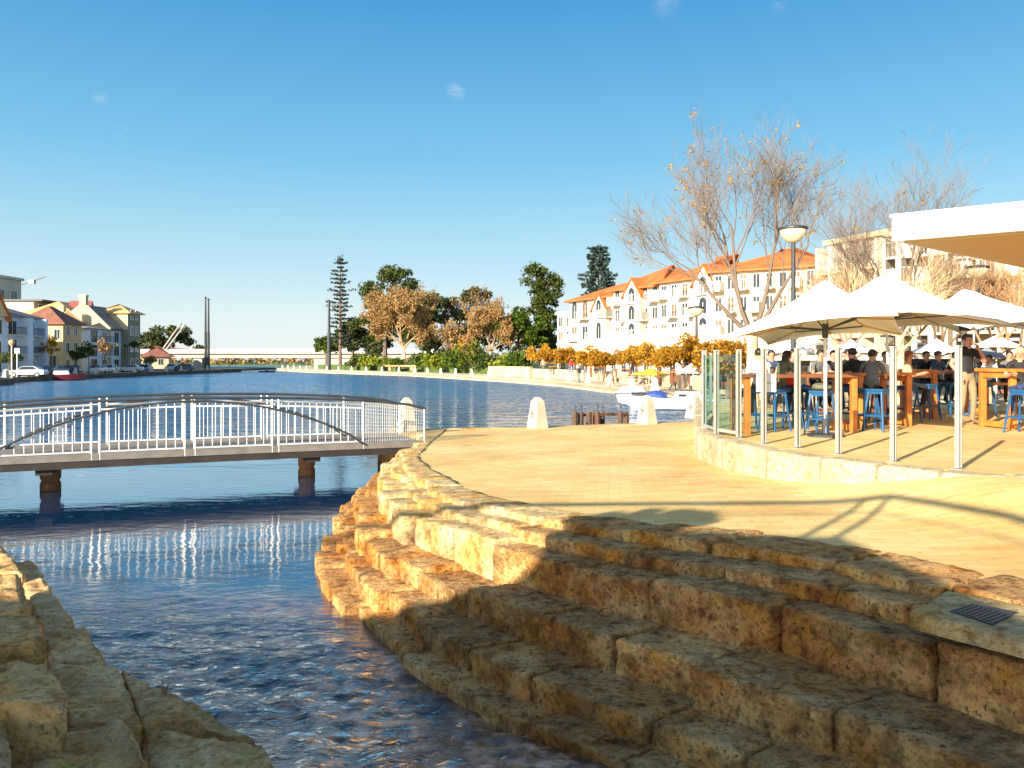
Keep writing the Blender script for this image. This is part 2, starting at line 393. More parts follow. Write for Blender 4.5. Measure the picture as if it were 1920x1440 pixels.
def make_water():
    mb = MB()
    x0, x1, y0, y1 = -10.0, 4.0, 2.0, 15.0; st = .06
    nx = int(round((x1-x0)/st)); ny = int(round((y1-y0)/st))
    vs = []
    for j in range(ny+1):
        y = y0+(y1-y0)*j/ny
        for i in range(nx+1):
            x = x0+(x1-x0)*i/nx
            e = min(sst(x0, x0+.8, x), 1-sst(x1-.8, x1, x), sst(y0, y0+.5, y), 1-sst(y1-2.0, y1, y))
            a = e*(.002+.05*(1-sst(5.5, 10, y)))
            z = 0
            if a > .0005:
                n1 = noise.noise(V((x*1.5+y*.8, y*1.9-x*.5, 1.3)))
                n2 = noise.noise(V((x*4.2, y*5.5, 4.1))); n3 = noise.noise(V((x*10, y*12, 9.7)))
                z = a*(1.0*n1+.55*n2+.45*n3)
                # small chute over the lowest rocks
                z += e*.16*(1-sst(4.2, 6.2, y+.5*n1))
            vs.append((x, y, WZ+z))
    fs = [(j*(nx+1)+i, j*(nx+1)+i+1, (j+1)*(nx+1)+i+1, (j+1)*(nx+1)+i) for j in range(ny) for i in range(nx)]
    mb.add(vs, fs)
    R = 1500
    for (a, b_, c, d) in ((-R, R, -60, y0), (-R, R, y1, 1400), (-R, x0, y0, y1), (x1, R, y0, y1)):
        mb.add([(a, c, WZ), (b_, c, WZ), (b_, d, WZ), (a, d, WZ)], [(0, 1, 2, 3)])
    o = mb.build('water', M['water'], smooth=True)
    bm = bmesh.new(); bm.from_mesh(o.data)
    bmesh.ops.reverse_faces(bm, faces=[f for f in bm.faces if f.normal.z < 0]); bm.to_mesh(o.data); bm.free()
    tag(o, kind='structure', label='blue rippled inlet water narrowing to a rocky stream between stone steps')
make_water()
# ------------------------------------------------------------ right bank curves
EW = [((-2.0, 18.9), (-3.1, 18.3)), ((-1.95, 17.2), (-3.12, 16.6)), ((-1.9, 15.4), (-3.1, 14.5)), ((-1.5, 13.4), (-2.95, 12.8)), ((-.98, 11.6), (-2.7, 11.2)), ((-.5, 10.3), (-2.3, 9.7)),
      ((.3, 9.05), (-1.75, 8.4)), ((1.25, 8.0), (-.92, 6.93)), ((2.4, 7.15), (0, 5.77)), ((3.05, 6.3), (.9, 4.9)), ((3.7, 5.0), (1.7, 4.0)), ((4.4, 3.6), (2.5, 3.0)), ((5.2, 2.0), (3.4, 1.7)), ((6.0, .4), (4.3, .2))]
def crv(pts, t):
    t = min(max(t, 0), len(pts)-1-1e-6); i = int(t); f = t-i
    p0, p1, p2, p3 = (V(pts[max(0, min(len(pts)-1, k))]) for k in (i-1, i, i+1, i+2))
    return .5*((2*p1)+(p2-p0)*f+(2*p0-5*p1+4*p2-p3)*f*f+(3*p1-p0-3*p2+p3)*f*f*f)
Ep = [e for e, w in EW]; Wp = [w for e, w in EW]
def bank(t, f):
    return crv(Ep, t).lerp(crv(Wp, t), f)
def block(name, quad, zt, zb, m, parent, res=.06, rough=.028, rnd=.045, seed=0):
    """one hewn stone: quad = four plan corners in order; rounded edges, rough faces"""
    q = [V((p[0], p[1])) for p in quad]
    zt = zt if hasattr(zt, '__len__') else [zt]*4
    la = max((q[1]-q[0]).length, (q[2]-q[3]).length); lb = max((q[3]-q[0]).length, (q[2]-q[1]).length); lc = max(zt)-zb
    n = [max(3, min(26, int(l/res))) for l in (la, lb, lc)]
    idx = {}; vs = []; fs = []
    ctr = (q[0]+q[1]+q[2]+q[3])/4
    off = V((seed*3.7, seed*1.9, seed*5.3))
    def vert(i, j, k):
        key = (i, j, k)
        if key in idx: return idx[key]
        u, v, w = i/n[0], j/n[1], k/n[2]
        pu, pv, pw = u*la, v*lb, w*lc
        # rounding: distance from edges
        du, dv, dw = min(pu, la-pu), min(pv, lb-pv), (lc-pw)
        def ins(a, b_):  # inset at an edge
            t = max(0, rnd-b_); return t*t/rnd*.55
        cu = ins(du, dv)+ins(du, dw) if du < 1e-6 else 0
        cv = ins(dv, du)+ins(dv, dw) if dv < 1e-6 else 0
        cw = ins(dw, du)+ins(dw, dv) if dw < 1e-6 else 0
        U = u+(cu/la if u < .5 else -cu/la); VV = v+(cv/lb if v < .5 else -cv/lb)
        xy = (q[0]*(1-U)+q[1]*U)*(1-VV)+(q[3]*(1-U)+q[2]*U)*VV
        zz = (zt[0]*(1-U)+zt[1]*U)*(1-VV)+(zt[3]*(1-U)+zt[2]*U)*VV
        z = zb+(zz-zb)*w-cw
        p = V((xy.x, xy.y, z))
        s = p+off
        a = noise.fractal(s*2.2, 1.0, 2.0, 3)*rough*.9+noise.fractal(s*8, .9, 2.1, 3)*rough*.7
        c_ = noise.noise(s*4.5)
        em = sorted((du, dv, dw))[1]
        if em < .09: a -= (1-em/.09)*rough*2.2*max(0, noise.noise(s*6.5)+.05)
        a += noise.noise(s*17)*rough*.35
        if c_ > .45: a -= (c_-.45)*rough*3.0
        nrm = V((0, 0, 0))
        if du < 1e-6: nrm += ((q[1]-q[0]).normalized()*(-1 if u < .5 else 1)).to_3d()
        if dv < 1e-6: nrm += ((q[3]-q[0]).normalized()*(-1 if v < .5 else 1)).to_3d()
        if dw < 1e-6: nrm += V((0, 0, 1))
        if nrm.length > 0: p += nrm.normalized()*(a-rough*.3)
        idx[key] = len(vs); vs.append(tuple(p)); return idx[key]
    for i in range(n[0]):
        for j in range(n[1]): fs.append((vert(i, j, n[2]), vert(i+1, j, n[2]), vert(i+1, j+1, n[2]), vert(i, j+1, n[2])))
    for i in range(n[0]):
        for k in range(n[2]):
            fs.append((vert(i, 0, k), vert(i+1, 0, k), vert(i+1, 0, k+1), vert(i, 0, k+1)))
            fs.append((vert(i+1, n[1], k), vert(i, n[1], k), vert(i, n[1], k+1), vert(i+1, n[1], k+1)))
    for j in range(n[1]):
        for k in range(n[2]):
            fs.append((vert(0, j+1, k), vert(0, j, k), vert(0, j, k+1), vert(0, j+1, k+1)))
            fs.append((vert(n[0], j, k), vert(n[0], j+1, k), vert(n[0], j+1, k+1), vert(n[0], j, k+1)))
    mb = MB(); mb.add(vs, fs)
    return mb.build(name, m, parent, smooth=True)
steps = thing('stone_steps', 'curved bank of rough golden limestone block steps between the paved plaza and the stream', 'stone steps', (1, 7, WZ))
rs = random.Random(11)
def arclen(f, t0, t1, n=20):
    p = bank(t0, f); L = 0
    for i in range(1, n+1):
        q = bank(t0+(t1-t0)*i/n, f); L += (q-p).length; p = q
    return L
TIERS = [  # f_front, drop below plaza, f_back, mean length near, bottom drop
    (.17, -.015, -.10, .95, .4), (.30, .085, .08, .8, .5), (.46, .18, .2, .95, .75), (.68, .57, .36, .9, 1.0), (.84, .82, .58, .8, 1.2), (.965, 1.03, .74, .75, 1.5)]
cnt = 0
for k, (ff, dz, fb, ml, bd) in enumerate(TIERS):
    t = -.02+rs.random()*.25
    tmax = 10.4 if k < 3 else 11.0
    first = True
    while t < tmax:
        near = sst(4.5, 7.0, t)
        ln = (ml*(.55+.45*near))*rs.uniform(.75, 1.3)
        if t < .1: t = 0
        dt = .02
        while arclen((ff+fb)/2, t, t+dt, 6) < ln and dt < 2.5: dt += .03
        t1 = t+dt
        jf = rs.uniform(-.045, .045)*(1.5-near*.9); jz = rs.uniform(-.04, .04)*(1.3-.5*near)
        if k == 1: jz *= .6
        if k == 0: jz = rs.uniform(0, .02); jf *= .4
        far = 1-sst(3.2, 5.2, t)
        a, b_ = bank(t+.004/max(dt, .1), ff+jf), bank(t1-.012, ff+jf)
        c, d = bank(t1-.012, fb), bank(t+.004, fb)
        mz = [plaza_z(*bank(tt, 0)) for tt in (t, t1, t1, t)]
        zt = [min(z0, .06)-dz*(min(z0, .06)-WZ)/1.17+jz for z0 in mz]
        if t1 > .25:
            lit = t < 6.3  # sunlit stretch: upper courses get a paler stone, sunlight put into the colour
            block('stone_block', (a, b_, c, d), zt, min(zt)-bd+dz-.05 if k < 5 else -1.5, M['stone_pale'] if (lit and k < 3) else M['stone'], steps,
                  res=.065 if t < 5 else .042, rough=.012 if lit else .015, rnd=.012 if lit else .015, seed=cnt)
            cnt += 1
        t = t1
# the slab with the black grate
qs = [G(1700, 1144, .085), G(1770, 1102, .085), G(2010, 1150, .085), G(2010, 1222, .085)]
block('stone_slab', [(p.x, p.y) for p in (qs[0], qs[3], qs[2], qs[1])], .085, -.02, M['stone_pale'], steps, res=.05, rough=.008, rnd=.025, seed=77)
gr = MB()
gq = [G(1781, 1146, .09), G(1822, 1132, .09), G(1908, 1148, .09), G(1862, 1171, .09)]
gr.prism([(p.x, p.y) for p in gq][::-1], .06, .093)
e1 = (gq[3]-gq[0]); e2 = (gq[1]-gq[0])
for i in range(9):
    a = gq[0]+e1*((i+.5)/9)+e2*.06; b_ = a+e2*.86
    gr.bar(a+V((0, 0, .004)), b_+V((0, 0, .004)), .012, .006)
tag(gr.build('drain_grate', M['dark_steel']), 'flat black metal grate set into the pale slab at the top of the steps', 'grate')
# ------------------------------------------------------------ left bank
lb = thing('stone_ledge', 'mossy shaded limestone ledge of big blocks on the near left bank of the stream', 'stone ledge', (-3, 6, WZ))
def pxblock(px, z, zb, m='stone_moss', seed=0, rough=.032, rnd=.05):
    zs = z if hasattr(z, '__len__') else [z]*4
    q = [G(u, v, zz) for (u, v), zz in zip(px, zs)]
    block('stone_block', [(p.x, p.y) for p in q], list(zs), zb, M[m], lb, res=.045, rough=rough, rnd=rnd, seed=seed)
LB = [
    # px corners (left-near, right-near, right-far, left-far), top z, bottom z
    ([(-70, 1330), (135, 1322), (96, 1232), (-60, 1238)], -.32, -.95),
    ([(-90, 1216), (92, 1197), (76, 1150), (-70, 1150)], -.30, -.95),
    ([(52, 1460), (292, 1452), (240, 1340), (34, 1376)], -.58, -1.2),
    ([(-80, 1480), (48, 1470), (15, 1345), (-80, 1345)], -.38, -1.0),
    ([(118, 1356), (272, 1350), (228, 1246), (84, 1238)], -.74, -1.4),
    ([(262, 1356), (388, 1348), (335, 1298), (222, 1246)], -.80, -1.4),
    ([(272, 1470), (545, 1470), (490, 1385), (262, 1350)], -.84, -1.5),
    ([(284, 1350), (492, 1392), (398, 1338), (340, 1300)], -.93, -1.5),
    ([(96, 1240), (206, 1232), (164, 1174), (64, 1172)], -.86, -1.5),
    ([(72, 1198), (150, 1172), (100, 1102), (44, 1102)], -.84, -1.5),
    ([(-70, 1148), (60, 1144), (40, 1072), (-60, 1072)], -.50, -1.2),
    ([(44, 1104), (100, 1100), (66, 1050), (14, 1050)], -.84, -1.5),
    ([(-70, 1074), (52, 1072), (20, 1035), (-60, 1035)], -.72, -1.3),
    ([(-80, 1052), (30, 1048), (0, 1018), (-80, 1018)], -.95, -1.5),
    ([(-260, 1330), (-70, 1330), (-70, 1230), (-220, 1230)], -.30, -.95),
    ([(-240, 1225), (-90, 1218), (-70, 1148), (-200, 1150)], -.25, -.95),
]
for i, (px, z, zb) in enumerate(LB): pxblock(px, z, zb, seed=200+i)
# grass blades in a joint beside the stream
tg = MB(); g0 = G(309, 1300, -.80)
for i in range(9):
    a = random.uniform(0, 6.28); l = random.uniform(.06, .14)
    tg.tube([g0+V((random.uniform(-.02, .02), random.uniform(-.02, .02), -.02)), g0+V((.02*cos(a), .02*sin(a), l*.6)), g0+V((.05*cos(a), .05*sin(a), l))], [.004, .003, .001], 3)
tag(tg.build('grass_tuft', M['twig_tan']), 'small dry grass tuft growing on the edge of the mossy left ledge', 'grass tuft')
# ground under the left bank
mb = MB()
mb.prism([(-40, -8), (1.2, -8), (1.2, 1.5), (-.6, 3.4), (-2.6, 4.4), (-4.6, 6.2), (-7.5, 8.6), (-11.6, 12.5), (-11.4, 15.5), (-16, 18), (-40, 24)], -2.5, -.62)
tag(mb.build('left_bank_ground', M['stone_moss']), kind='structure')
# ------------------------------------------------------------ plaza sheet
def make_plaza():
    mb = MB(); st = .25; idx = {}
    epoly = [bank(i*.1, -.02) for i in range(0, 131)]
    def inside(x, y):
        if y > 18.9: return x > -2.25 and y < 23.6+max(0, x)*.22
        best = None
        for p, q in zip(epoly, epoly[1:]):
            if (p.y-y)*(q.y-y) <= 0 and abs(p.y-q.y) > 1e-9:
                f = (y-p.y)/(q.y-p.y); xx = p.x+(q.x-p.x)*f
                best = xx if best is None else max(best, xx)
        return best is not None and x > best
    def vid(i, j):
        if (i, j) not in idx:
            x, y = -3+i*st, 1.5+j*st
            idx[(i, j)] = len(vs); vs.append((x, y, plaza_z(x, y)))
        return idx[(i, j)]
    vs = []; fs = []
    for i in range(int(45/st)):
        for j in range(int(42/st)):
            x, y = -3+(i+.5)*st, 1.5+(j+.5)*st
            if x > 8 and y > 24: 
                pass
            if inside(x, y): fs.append((vid(i, j), vid(i+1, j), vid(i+1, j+1), vid(i, j+1)))
    mb.add(vs, fs)
    tag(mb.build('plaza', M['paving'], smooth=True), kind='structure')
    # walls of the plaza that stand in the water, as a rim of pale stone
    rim = MB()
    pts = [(-2.3, 18.6)]+[(-2.3, 23.6), (.2, 23.72)]
    for i in range(1, 9): pts.append((i*1.0, 23.66+i*.22))
    for p, q in zip(pts, pts[1:]):
        zt = [plaza_z(*p)+.015, plaza_z(*q)+.015]
        d = V((q[0]-p[0], q[1]-p[1])).normalized(); nn = V((d.y, -d.x))*.38
        poly = [p, q, (q[0]+nn.x, q[1]+nn.y), (p[0]+nn.x, p[1]+nn.y)]
        rim.prism(poly, -1.6, [zt[0], zt[1], zt[1], zt[0]])
    tag(rim.build('plaza_edge', M['stone_pale']), kind='structure')
make_plaza()
# ------------------------------------------------------------ footbridge over the stream mouth
def bridge():
    A = V((-2.05, 19.0)); 
    dv = V((-13.9+2.05, 13.9-19.0)); 
    # front edge runs from plaza end (u=815) to far left (beyond u=0)
    B = A+dv.normalized()*10.4
    d = (B-A).normalized(); n = V((-d.y, d.x))
    if n.y < 0: n = -n           # n points away from the camera
    L = 10.4; W = 2.2
    root = thing('footbridge', 'white railed arched footbridge on two piers crossing the mouth of the stream', 'footbridge', (A.x, A.y, -.35))
    def q(s, w, z): p = A+d*s+n*w; return V((p.x, p.y, z))
    dz = lambda s: -.36+.02*4*(s/L)*(1-s/L)
    S = [L*i/24 for i in range(25)]
    def sweep(mb, w0, w1, zlo, zhi):
        for a, b in zip(S, S[1:]):
            mb.add([q(a, w0, dz(a)+zlo), q(b, w0, dz(b)+zlo), q(b, w1, dz(b)+zlo), q(a, w1, dz(a)+zlo),
                    q(a, w0, dz(a)+zhi), q(b, w0, dz(b)+zhi), q(b, w1, dz(b)+zhi), q(a, w1, dz(a)+zhi)],
                   [(0, 1, 2, 3), (7, 6, 5, 4), (0, 4, 5, 1), (3, 2, 6, 7)])
        return mb
    sweep(MB(), .03, W-.03, -.10, 0).build('deck', M['deck_top'], root)
    for w in (0, W-.12): sweep(MB(), w, w+.12, -.245, -.102).build('deck_beam', M['deck_side'], root)
    sweep(MB(), -.02, .02, -.095, .05).build('kick_plate', M['deck_top'], root)
    sweep(MB(), W-.02, W+.02, -.095, .05).build('kick_plate', M['deck_top'], root)
    rail = lambda s: 0.80+.33*(max(0, 4*(s/L)*(1-s/L)))**.6
    for w in (.0, W):
        # top rail, two lines
        mb = MB(); mb.tube([q(s, w, dz(s)+rail(s)) for s in S], .03, 8); mb.build('top_rail', M['dark_steel'], root)
        mb = MB(); mb.tube([q(s, w+.05, dz(s)+rail(s)-.09) for s in S], .016, 6); mb.build('under_rail', M['steel'], root)
        # arch rib
        s0, s1 = 1.5, L-1.5
        mb = MB(); pts = []
        for i in range(25):
            s = s0+(s1-s0)*i/24; t = i/24
            pts.append(q(s, w-.06, dz(s)+.02+(rail(s)-.08)*(4*t*(1-t))**.8))
        mb.tube(pts, .024, 8); mb.build('arch_rib', M['dark_steel'], root)
        posts = [1.5, 3.38, 3.52, 5.1, 5.3, 6.9, 7.05, L-1.5]
        for s in [.04]+posts+[L-.05]:
            mb = MB(); mb.bar(q(s, w, dz(s)-.09), q(s, w, dz(s)+rail(s)-.03), .036, .036); mb.build('post', M['white'], root)
        # baluster panels between posts
        for a, b in ((1.5, 3.38), (3.52, 5.1), (5.3, 6.9), (7.05, L-1.5), (L-1.5, L-.05)):
            mb = MB(); k = int((b-a)/.165)
            for i in range(1, k):
                s = a+(b-a)*i/k; mb.bar(q(s, w, dz(s)+.08), q(s, w, dz(s)+rail(s)-.17), .014, .014)
            mb.bar(q(a, w, dz(a)+.08), q(b, w, dz(b)+.08), .03, .03)
            mb.bar(q(a, w, dz(a)+rail(a)-.17), q(b, w, dz(b)+rail(b)-.17), .03, .03)
            mb.build('baluster_panel', M['rail_white'], root)
        # mesh end panel
        mb = MB(); a, b = .06, 1.48
        for s in [a+(b-a)*i/26 for i in range(27)]: mb.tube([q(s, w, dz(s)+.05), q(s, w, dz(s)+rail(s)-.04)], .0035, 4, False)
        for i in range(10):
            f = .05+.9*i/9
            mb.tube([q(a, w, dz(a)+.05+(rail(a)-.1)*f), q(b, w, dz(b)+.05+(rail(b)-.1)*f)], .0025, 4, False)
        mb.build('wire_panel', M['rail_white'], root)
    for s in (2.6, 7.9):
        for w in (W/2,):
            mb = MB(); c = q(s, w, 0)
            mb.lathe((c.x, c.y, -1.6), [(.20, 0), (.20, .6), (.17, .66), (.20, .72), (.20, 1.6+dz(s)-.36)], 14)
            mb.build('pier', M['pier'], root)
        mb = MB(); mb.bar(q(s, .1, dz(s)-.302), q(s, W-.1, dz(s)-.302), .3, .11); mb.build('cross_beam', M['deck_side'], root)
    # abutment of stone under the plaza end
    mb = MB(); mb.prism([tuple(q(.15, -.1, 0))[:2], tuple(q(.62, -.1, 0))[:2], tuple(q(.62, W, 0))[:2], tuple(q(.15, W, 0))[:2]], -1.6, -.67)
    mb.build('abutment', M['stone'], root)
bridge()
# ------------------------------------------------------------ raised walkway behind the viewpoint (throws the foreground shade)
SUNEL = radians(19.0); SUNH = V((.61, .79)).normalized()
def back(sx, sy, y):
    s = (sy-y)/SUNH.y
    return V((sx-SUNH.x*s, y, s*tan(SUNEL)))
def walkway():
    root = thing('raised_walkway', 'raised walkway with handrail crossing behind the viewpoint', 'walkway', (-8, -5, 0))
    pr = [back(2.98, 7.25, -3), back(2.0, 7.45, -3), back(1.2, 7.6, -3), back(.4, 7.35, -3), back(-.6, 6.7, -3), back(-1.8, 6.2, -3), back(-3.06, 5.9, -3), back(-6, 5.9, -3), back(-14, 5.9, -3)]
    mb = MB()
    for a, b in zip(pr, pr[1:]):
        sa = V((.9*(1 if a is pr[0] else 0), -11, 0)); sb = V((0, -11, 0))
        vs = [a, b, b+sb, a+sa]
        mb.add([p for p in vs]+[p-V((0, 0, .35)) for p in vs], [(0, 1, 2, 3), (7, 6, 5, 4), (0, 4, 5, 1), (1, 5, 6, 2), (2, 6, 7, 3), (3, 7, 4, 0)])
    mb.build('deck', M['deck_side'], root)
    rl = [back(4.35, 9.1, -3), back(2.5, 9.15, -3), back(.4, 9.2, -3), back(-3, 9.2, -3), back(-12, 9.2, -3)]
    e = rl[0]; mb = MB(); mb.tube(rl[::-1]+[e+V((.55, -1.3, 0)), e+V((.9, -8, 0))], .055, 8)
    mb.build('handrail', M['dark_steel'], root)
    dn = V((0, 0, -.3)); mb = MB(); mb.tube([rl[4]+dn, rl[2]+dn, rl[0]+dn, e+V((.55, -1.3, -.3)), e+V((.9, -8, -.3))], .014, 6); mb.build('lower_rail', M['dark_steel'], root)
    for p in (rl[0], rl[0]-V((.32, 0, 0)), rl[2]-V((2, 0, 0)), rl[2]-V((6, 0, 0))):
        mb = MB(); mb.bar(p, p-V((0, 0, 1.0)), .05, .05); mb.build('post', M['dark_steel'], root)
    for x, y in ((-6, -4.5), (-6, -12), (-14, -4.5), (-14, -12)):
        mb = MB(); mb.lathe((x, y, -1.6), [(.25, 0), (.25, 5.3)], 12); mb.build('column', M['pier'], root)
    pl = thing('shadow_clump', 'unseen box and clump added on the raised walkway to cast a rounded plaza shadow', 'shadow_clump', tuple(back(1.4, 8.25, -3.2)))
    c = back(1.35, 8.3, -3.2)  # added out of view only for the rounded shadow it casts on the plaza
    mb = MB(); mb.box((c.x, c.y, c.z-.32), (1.3, .35, .4)); mb.build('box', M['dark_steel'], pl)
    mb = MB()
    for i in range(26): mb.blob((c.x+random.uniform(-.75, .75), c.y+random.uniform(-.15, .15), c.z+random.uniform(-.15, .12)), (.17, .17, .1), 6, 4, .2)
    mb.build('foliage', M['leaf_dark'], pl)
walkway()
# ------------------------------------------------------------ vegetation builders
def leafcards(mb, clumps, n, size, rnd, flat=.0, hollow=.55):
    """many small leaf cards scattered through the shells of clumps (center, radii)"""
    ws = [c[1][0]*c[1][1]+c[1][0]*c[1][2] for c in clumps]; tw = sum(ws)
    for (c, r), w in zip(clumps, ws):
        k = max(3, int(n*w/tw))
        for i in range(k):
            a = rnd.uniform(0, 2*pi); z = rnd.uniform(-1, 1); q = sqrt(1-z*z)
            rr = rnd.uniform(hollow, 1.0)*(1+.18*rnd.gauss(0, 1))
            p = V((c[0]+r[0]*q*cos(a)*rr, c[1]+r[1]*q*sin(a)*rr, c[2]+r[2]*z*rr))
            s = size*rnd.uniform(.55, 1.35)
            nx = V((rnd.gauss(0, 1), rnd.gauss(0, 1), rnd.gauss(0, 1)+flat)).normalized()
            x = nx.orthogonal().normalized(); x = Matrix.Rotation(rnd.uniform(0, 6.28), 3, nx) @ x; y = nx.cross(x)
            b = len(mb.v)
            for ux, uy in ((-1, -.45), (.1, -.75), (1, .1), (.2, .7)):
                t = p+x*s*ux*.6+y*s*uy*.6; mb.v.append((t.x, t.y, t.z))
            mb.f.append((b, b+1, b+2, b+3)); mb.m.append(mb.mi)
def limbs(mb, p, d, length, rad, level, rnd, prm, tips):
    """recursive branching; prm: per level (n children, length ratio, spread)"""
    seg = 4 if level < 2 else 3
    pts = [p]; rads = [rad]; cur = V(p); dd = V(d)
    for i in range(seg):
        j = V((rnd.gauss(0, 1), rnd.gauss(0, 1), rnd.gauss(0, .6)))*prm['wob']
        dd = (dd+j+V((0, 0, prm['up']))).normalized()
        cur = cur+dd*(length/seg); pts.append(cur.copy()); rads.append(rad*(1-.62*(i+1)/seg))
    if level >= prm['depth']: rads[-1] *= .4
    mb.tube(pts, rads, 6 if level < 2 else (4 if level == 2 else 3), cap=False)
    if level >= prm['depth']:
        tips.append(cur.copy()); return
    n, lr, sp = prm['lv'][level]
    for i in range(n):
        t = (i+rnd.uniform(.3, 1.0))/n
        t = .28+.72*t if level else .5+.5*t
        k = min(seg-1, int(t*seg)); q = pts[k].lerp(pts[k+1], t*seg-k) if k < seg else pts[-1]
        base = (pts[k+1]-pts[k]).normalized()
        ax = base.orthogonal().normalized(); ax = Matrix.Rotation(rnd.uniform(0, 2*pi), 3, base) @ ax
        nd = (base+ax*rnd.uniform(.55, 1.1)*sp).normalized()
        limbs(mb, q, nd, length*lr*rnd.uniform(.75, 1.2), max(rads[k]*prm.get('rf', .58), prm['rmin']), level+1, rnd, prm, tips)
    tips.append(cur.copy())
def crown_clumps(rnd, c, r, n, cr):
    out = []
    for i in range(n):
        a = rnd.uniform(0, 2*pi); z = rnd.uniform(-1, 1); q = sqrt(1-z*z); rr = rnd.uniform(.1, .97)
        s = cr*rnd.uniform(.6, 1.35)
        out.append(((c[0]+r[0]*q*cos(a)*rr, c[1]+r[1]*q*sin(a)*rr, c[2]+r[2]*z*rr), (s, s, s*.7)))
    return out
def leafy(name, label, base, trunk_h, crowns, leafm, barkm, seed, nleaf=2600, size=.5, ncl=26, cr=1.2, group=None, trad=.25, cat='tree', lean=(0, 0), hollow=.55):
    """crowns: list of (dx,dy,cz,rx,ry,rz) from the base"""
    rnd = random.Random(seed); b = V(base)
    t = thing(name, label, cat, tuple(b), 0, group)
    mb = MB(); top = b+V((lean[0], lean[1], trunk_h))
    mb.tube([b-V((0, 0, .3)), b.lerp(top, .5)+V((rnd.uniform(-.1, .1), 0, 0)), top], [trad*1.25, trad, trad*.75], 7)
    clumps = []
    for (dx, dy, cz, rx, ry, rz) in crowns:
        cc = b+V((dx, dy, cz))
        k = max(4, int(ncl*rx*rz/sum(c[3]*c[5] for c in crowns)))
        cl = crown_clumps(rnd, cc, (rx, ry, rz), k, cr); clumps += cl
        mb.tube([top-V((0, 0, trad)), top.lerp(cc, .5)+V((0, 0, -.1*rz)), cc], [trad*.7, trad*.5, trad*.25], 5)
        for c_, r_ in cl[:10]:
            mb.tube([cc.lerp(top, .3), V(c_)], [trad*.28, trad*.08], 4)
    mb.build('trunk', barkm, t)
    mb = MB(); leafcards(mb, clumps, nleaf, size, rnd, hollow=hollow)
    mb.build('crown', leafm, t)
    return t
def bare(name, label, base, h, seed, prm, barkm, twigm, leafm=None, nleaf=0, lsize=.2, trunk=.3, first=None, group=None, trad=.22, clus=0):
    rnd = random.Random(seed); b = V(base)
    t = thing(name, label, 'tree', tuple(b), 0, group)
    tk = MB(); tk.tube([b-V((0, 0, .3)), b+V((0, 0, h*trunk*.5)), b+V((0, 0, h*trunk))], [trad*1.3, trad, trad*.85], 10)
    tips = []; br = MB(); top = b+V((0, 0, h*trunk))
    for d, ln in first:
        limbs(br, top-V((0, 0, .05)), V(d).normalized(), ln, trad*prm.get('r0', .62), 0, rnd, prm, tips)
    tk.build('trunk', barkm, t)
    br.build('branches', twigm, t)
    if leafm and nleaf:
        mb = MB(); 
        if clus:
            cl = [(tuple(rnd.choice(tips)), (lsize*rnd.uniform(1.2, 3.2),)*3) for i in range(clus)]
            leafcards(mb, cl, nleaf, lsize, rnd, hollow=.1)
        else:
            for i in range(nleaf):
                p = rnd.choice(tips); leafcards(mb, [(tuple(p), (lsize*1.5,)*3)], 1, lsize, rnd)
        mb.build('leaves', leafm, t)
    return t
def pine(name, label, base, h, rad, seed, nw=16, dens=1.0, bare_h=.2, leafm=None, gap=.0):
    """norfolk island pine: whorls of flat branches on a straight trunk"""
    rnd = random.Random(seed); b = V(base)
    t = thing(name, label, 'tree', tuple(b))
    mb = MB(); mb.tube([b, b+V((0, 0, h*.5)), b+V((0, 0, h))], [h*.016, h*.011, .04], 7)
    lf = MB()
    for w in range(nw):
        f = bare_h+(1-bare_h)*w/nw; z = h*f
        r = rad*(1-f*.72)*rnd.uniform(.75, 1.1)*(1 if rnd.random() > gap else .45)
        k = 6
        a0 = rnd.uniform(0, 6.28)
        for i in range(k):
            a = a0+2*pi*i/k+rnd.uniform(-.2, .2); rr = r*rnd.uniform(.6, 1.1)
            p0 = b+V((0, 0, z)); p1 = p0+V((cos(a)*rr*.6, sin(a)*rr*.6, -.02*rr)); p2 = p0+V((cos(a)*rr, sin(a)*rr, .14*rr))
            mb.tube([p0, p1, p2], [.06, .04, .015], 4, False)
            cl = [(tuple(p0.lerp(p2, q)+V((0, 0, .1))), (rr*.13+.12, rr*.13+.12, .13+.05*rr)) for q in (.45, .65, .85, 1.0)]
            leafcards(lf, cl, int(22*dens), .30*rad/4, rnd, hollow=.1)
    leafcards(lf, [((b.x, b.y, b.z+h*.97), (rad*.18, rad*.18, h*.04))], int(50*dens), .3*rad/4, rnd)
    mb.build('trunk', M['bark'], t); lf.build('crown', leafm or M['leaf_blue'], t)
    return t
def shrub(label, base, r, leafm, seed, n=350, size=.35, name='shrub', group=None, cat='shrub'):
    rnd = random.Random(seed); b = V(base)
    mb = MB(); cl = crown_clumps(rnd, b+V((0, 0, r[2]*.5)), (r[0]*.8, r[1]*.8, r[2]*.5), 9, min(r)*.55)
    leafcards(mb, cl, n, size, rnd)
    t = thing(name, label, cat, tuple(b), 0, group)
    mb.build('foliage', leafm, t)
    st = MB()
    for i in range(4): st.tube([b-V((0, 0, .1)), V(cl[i][0])], [.06, .03], 4)
    st.build('stem', M['bark'], t)
    return t
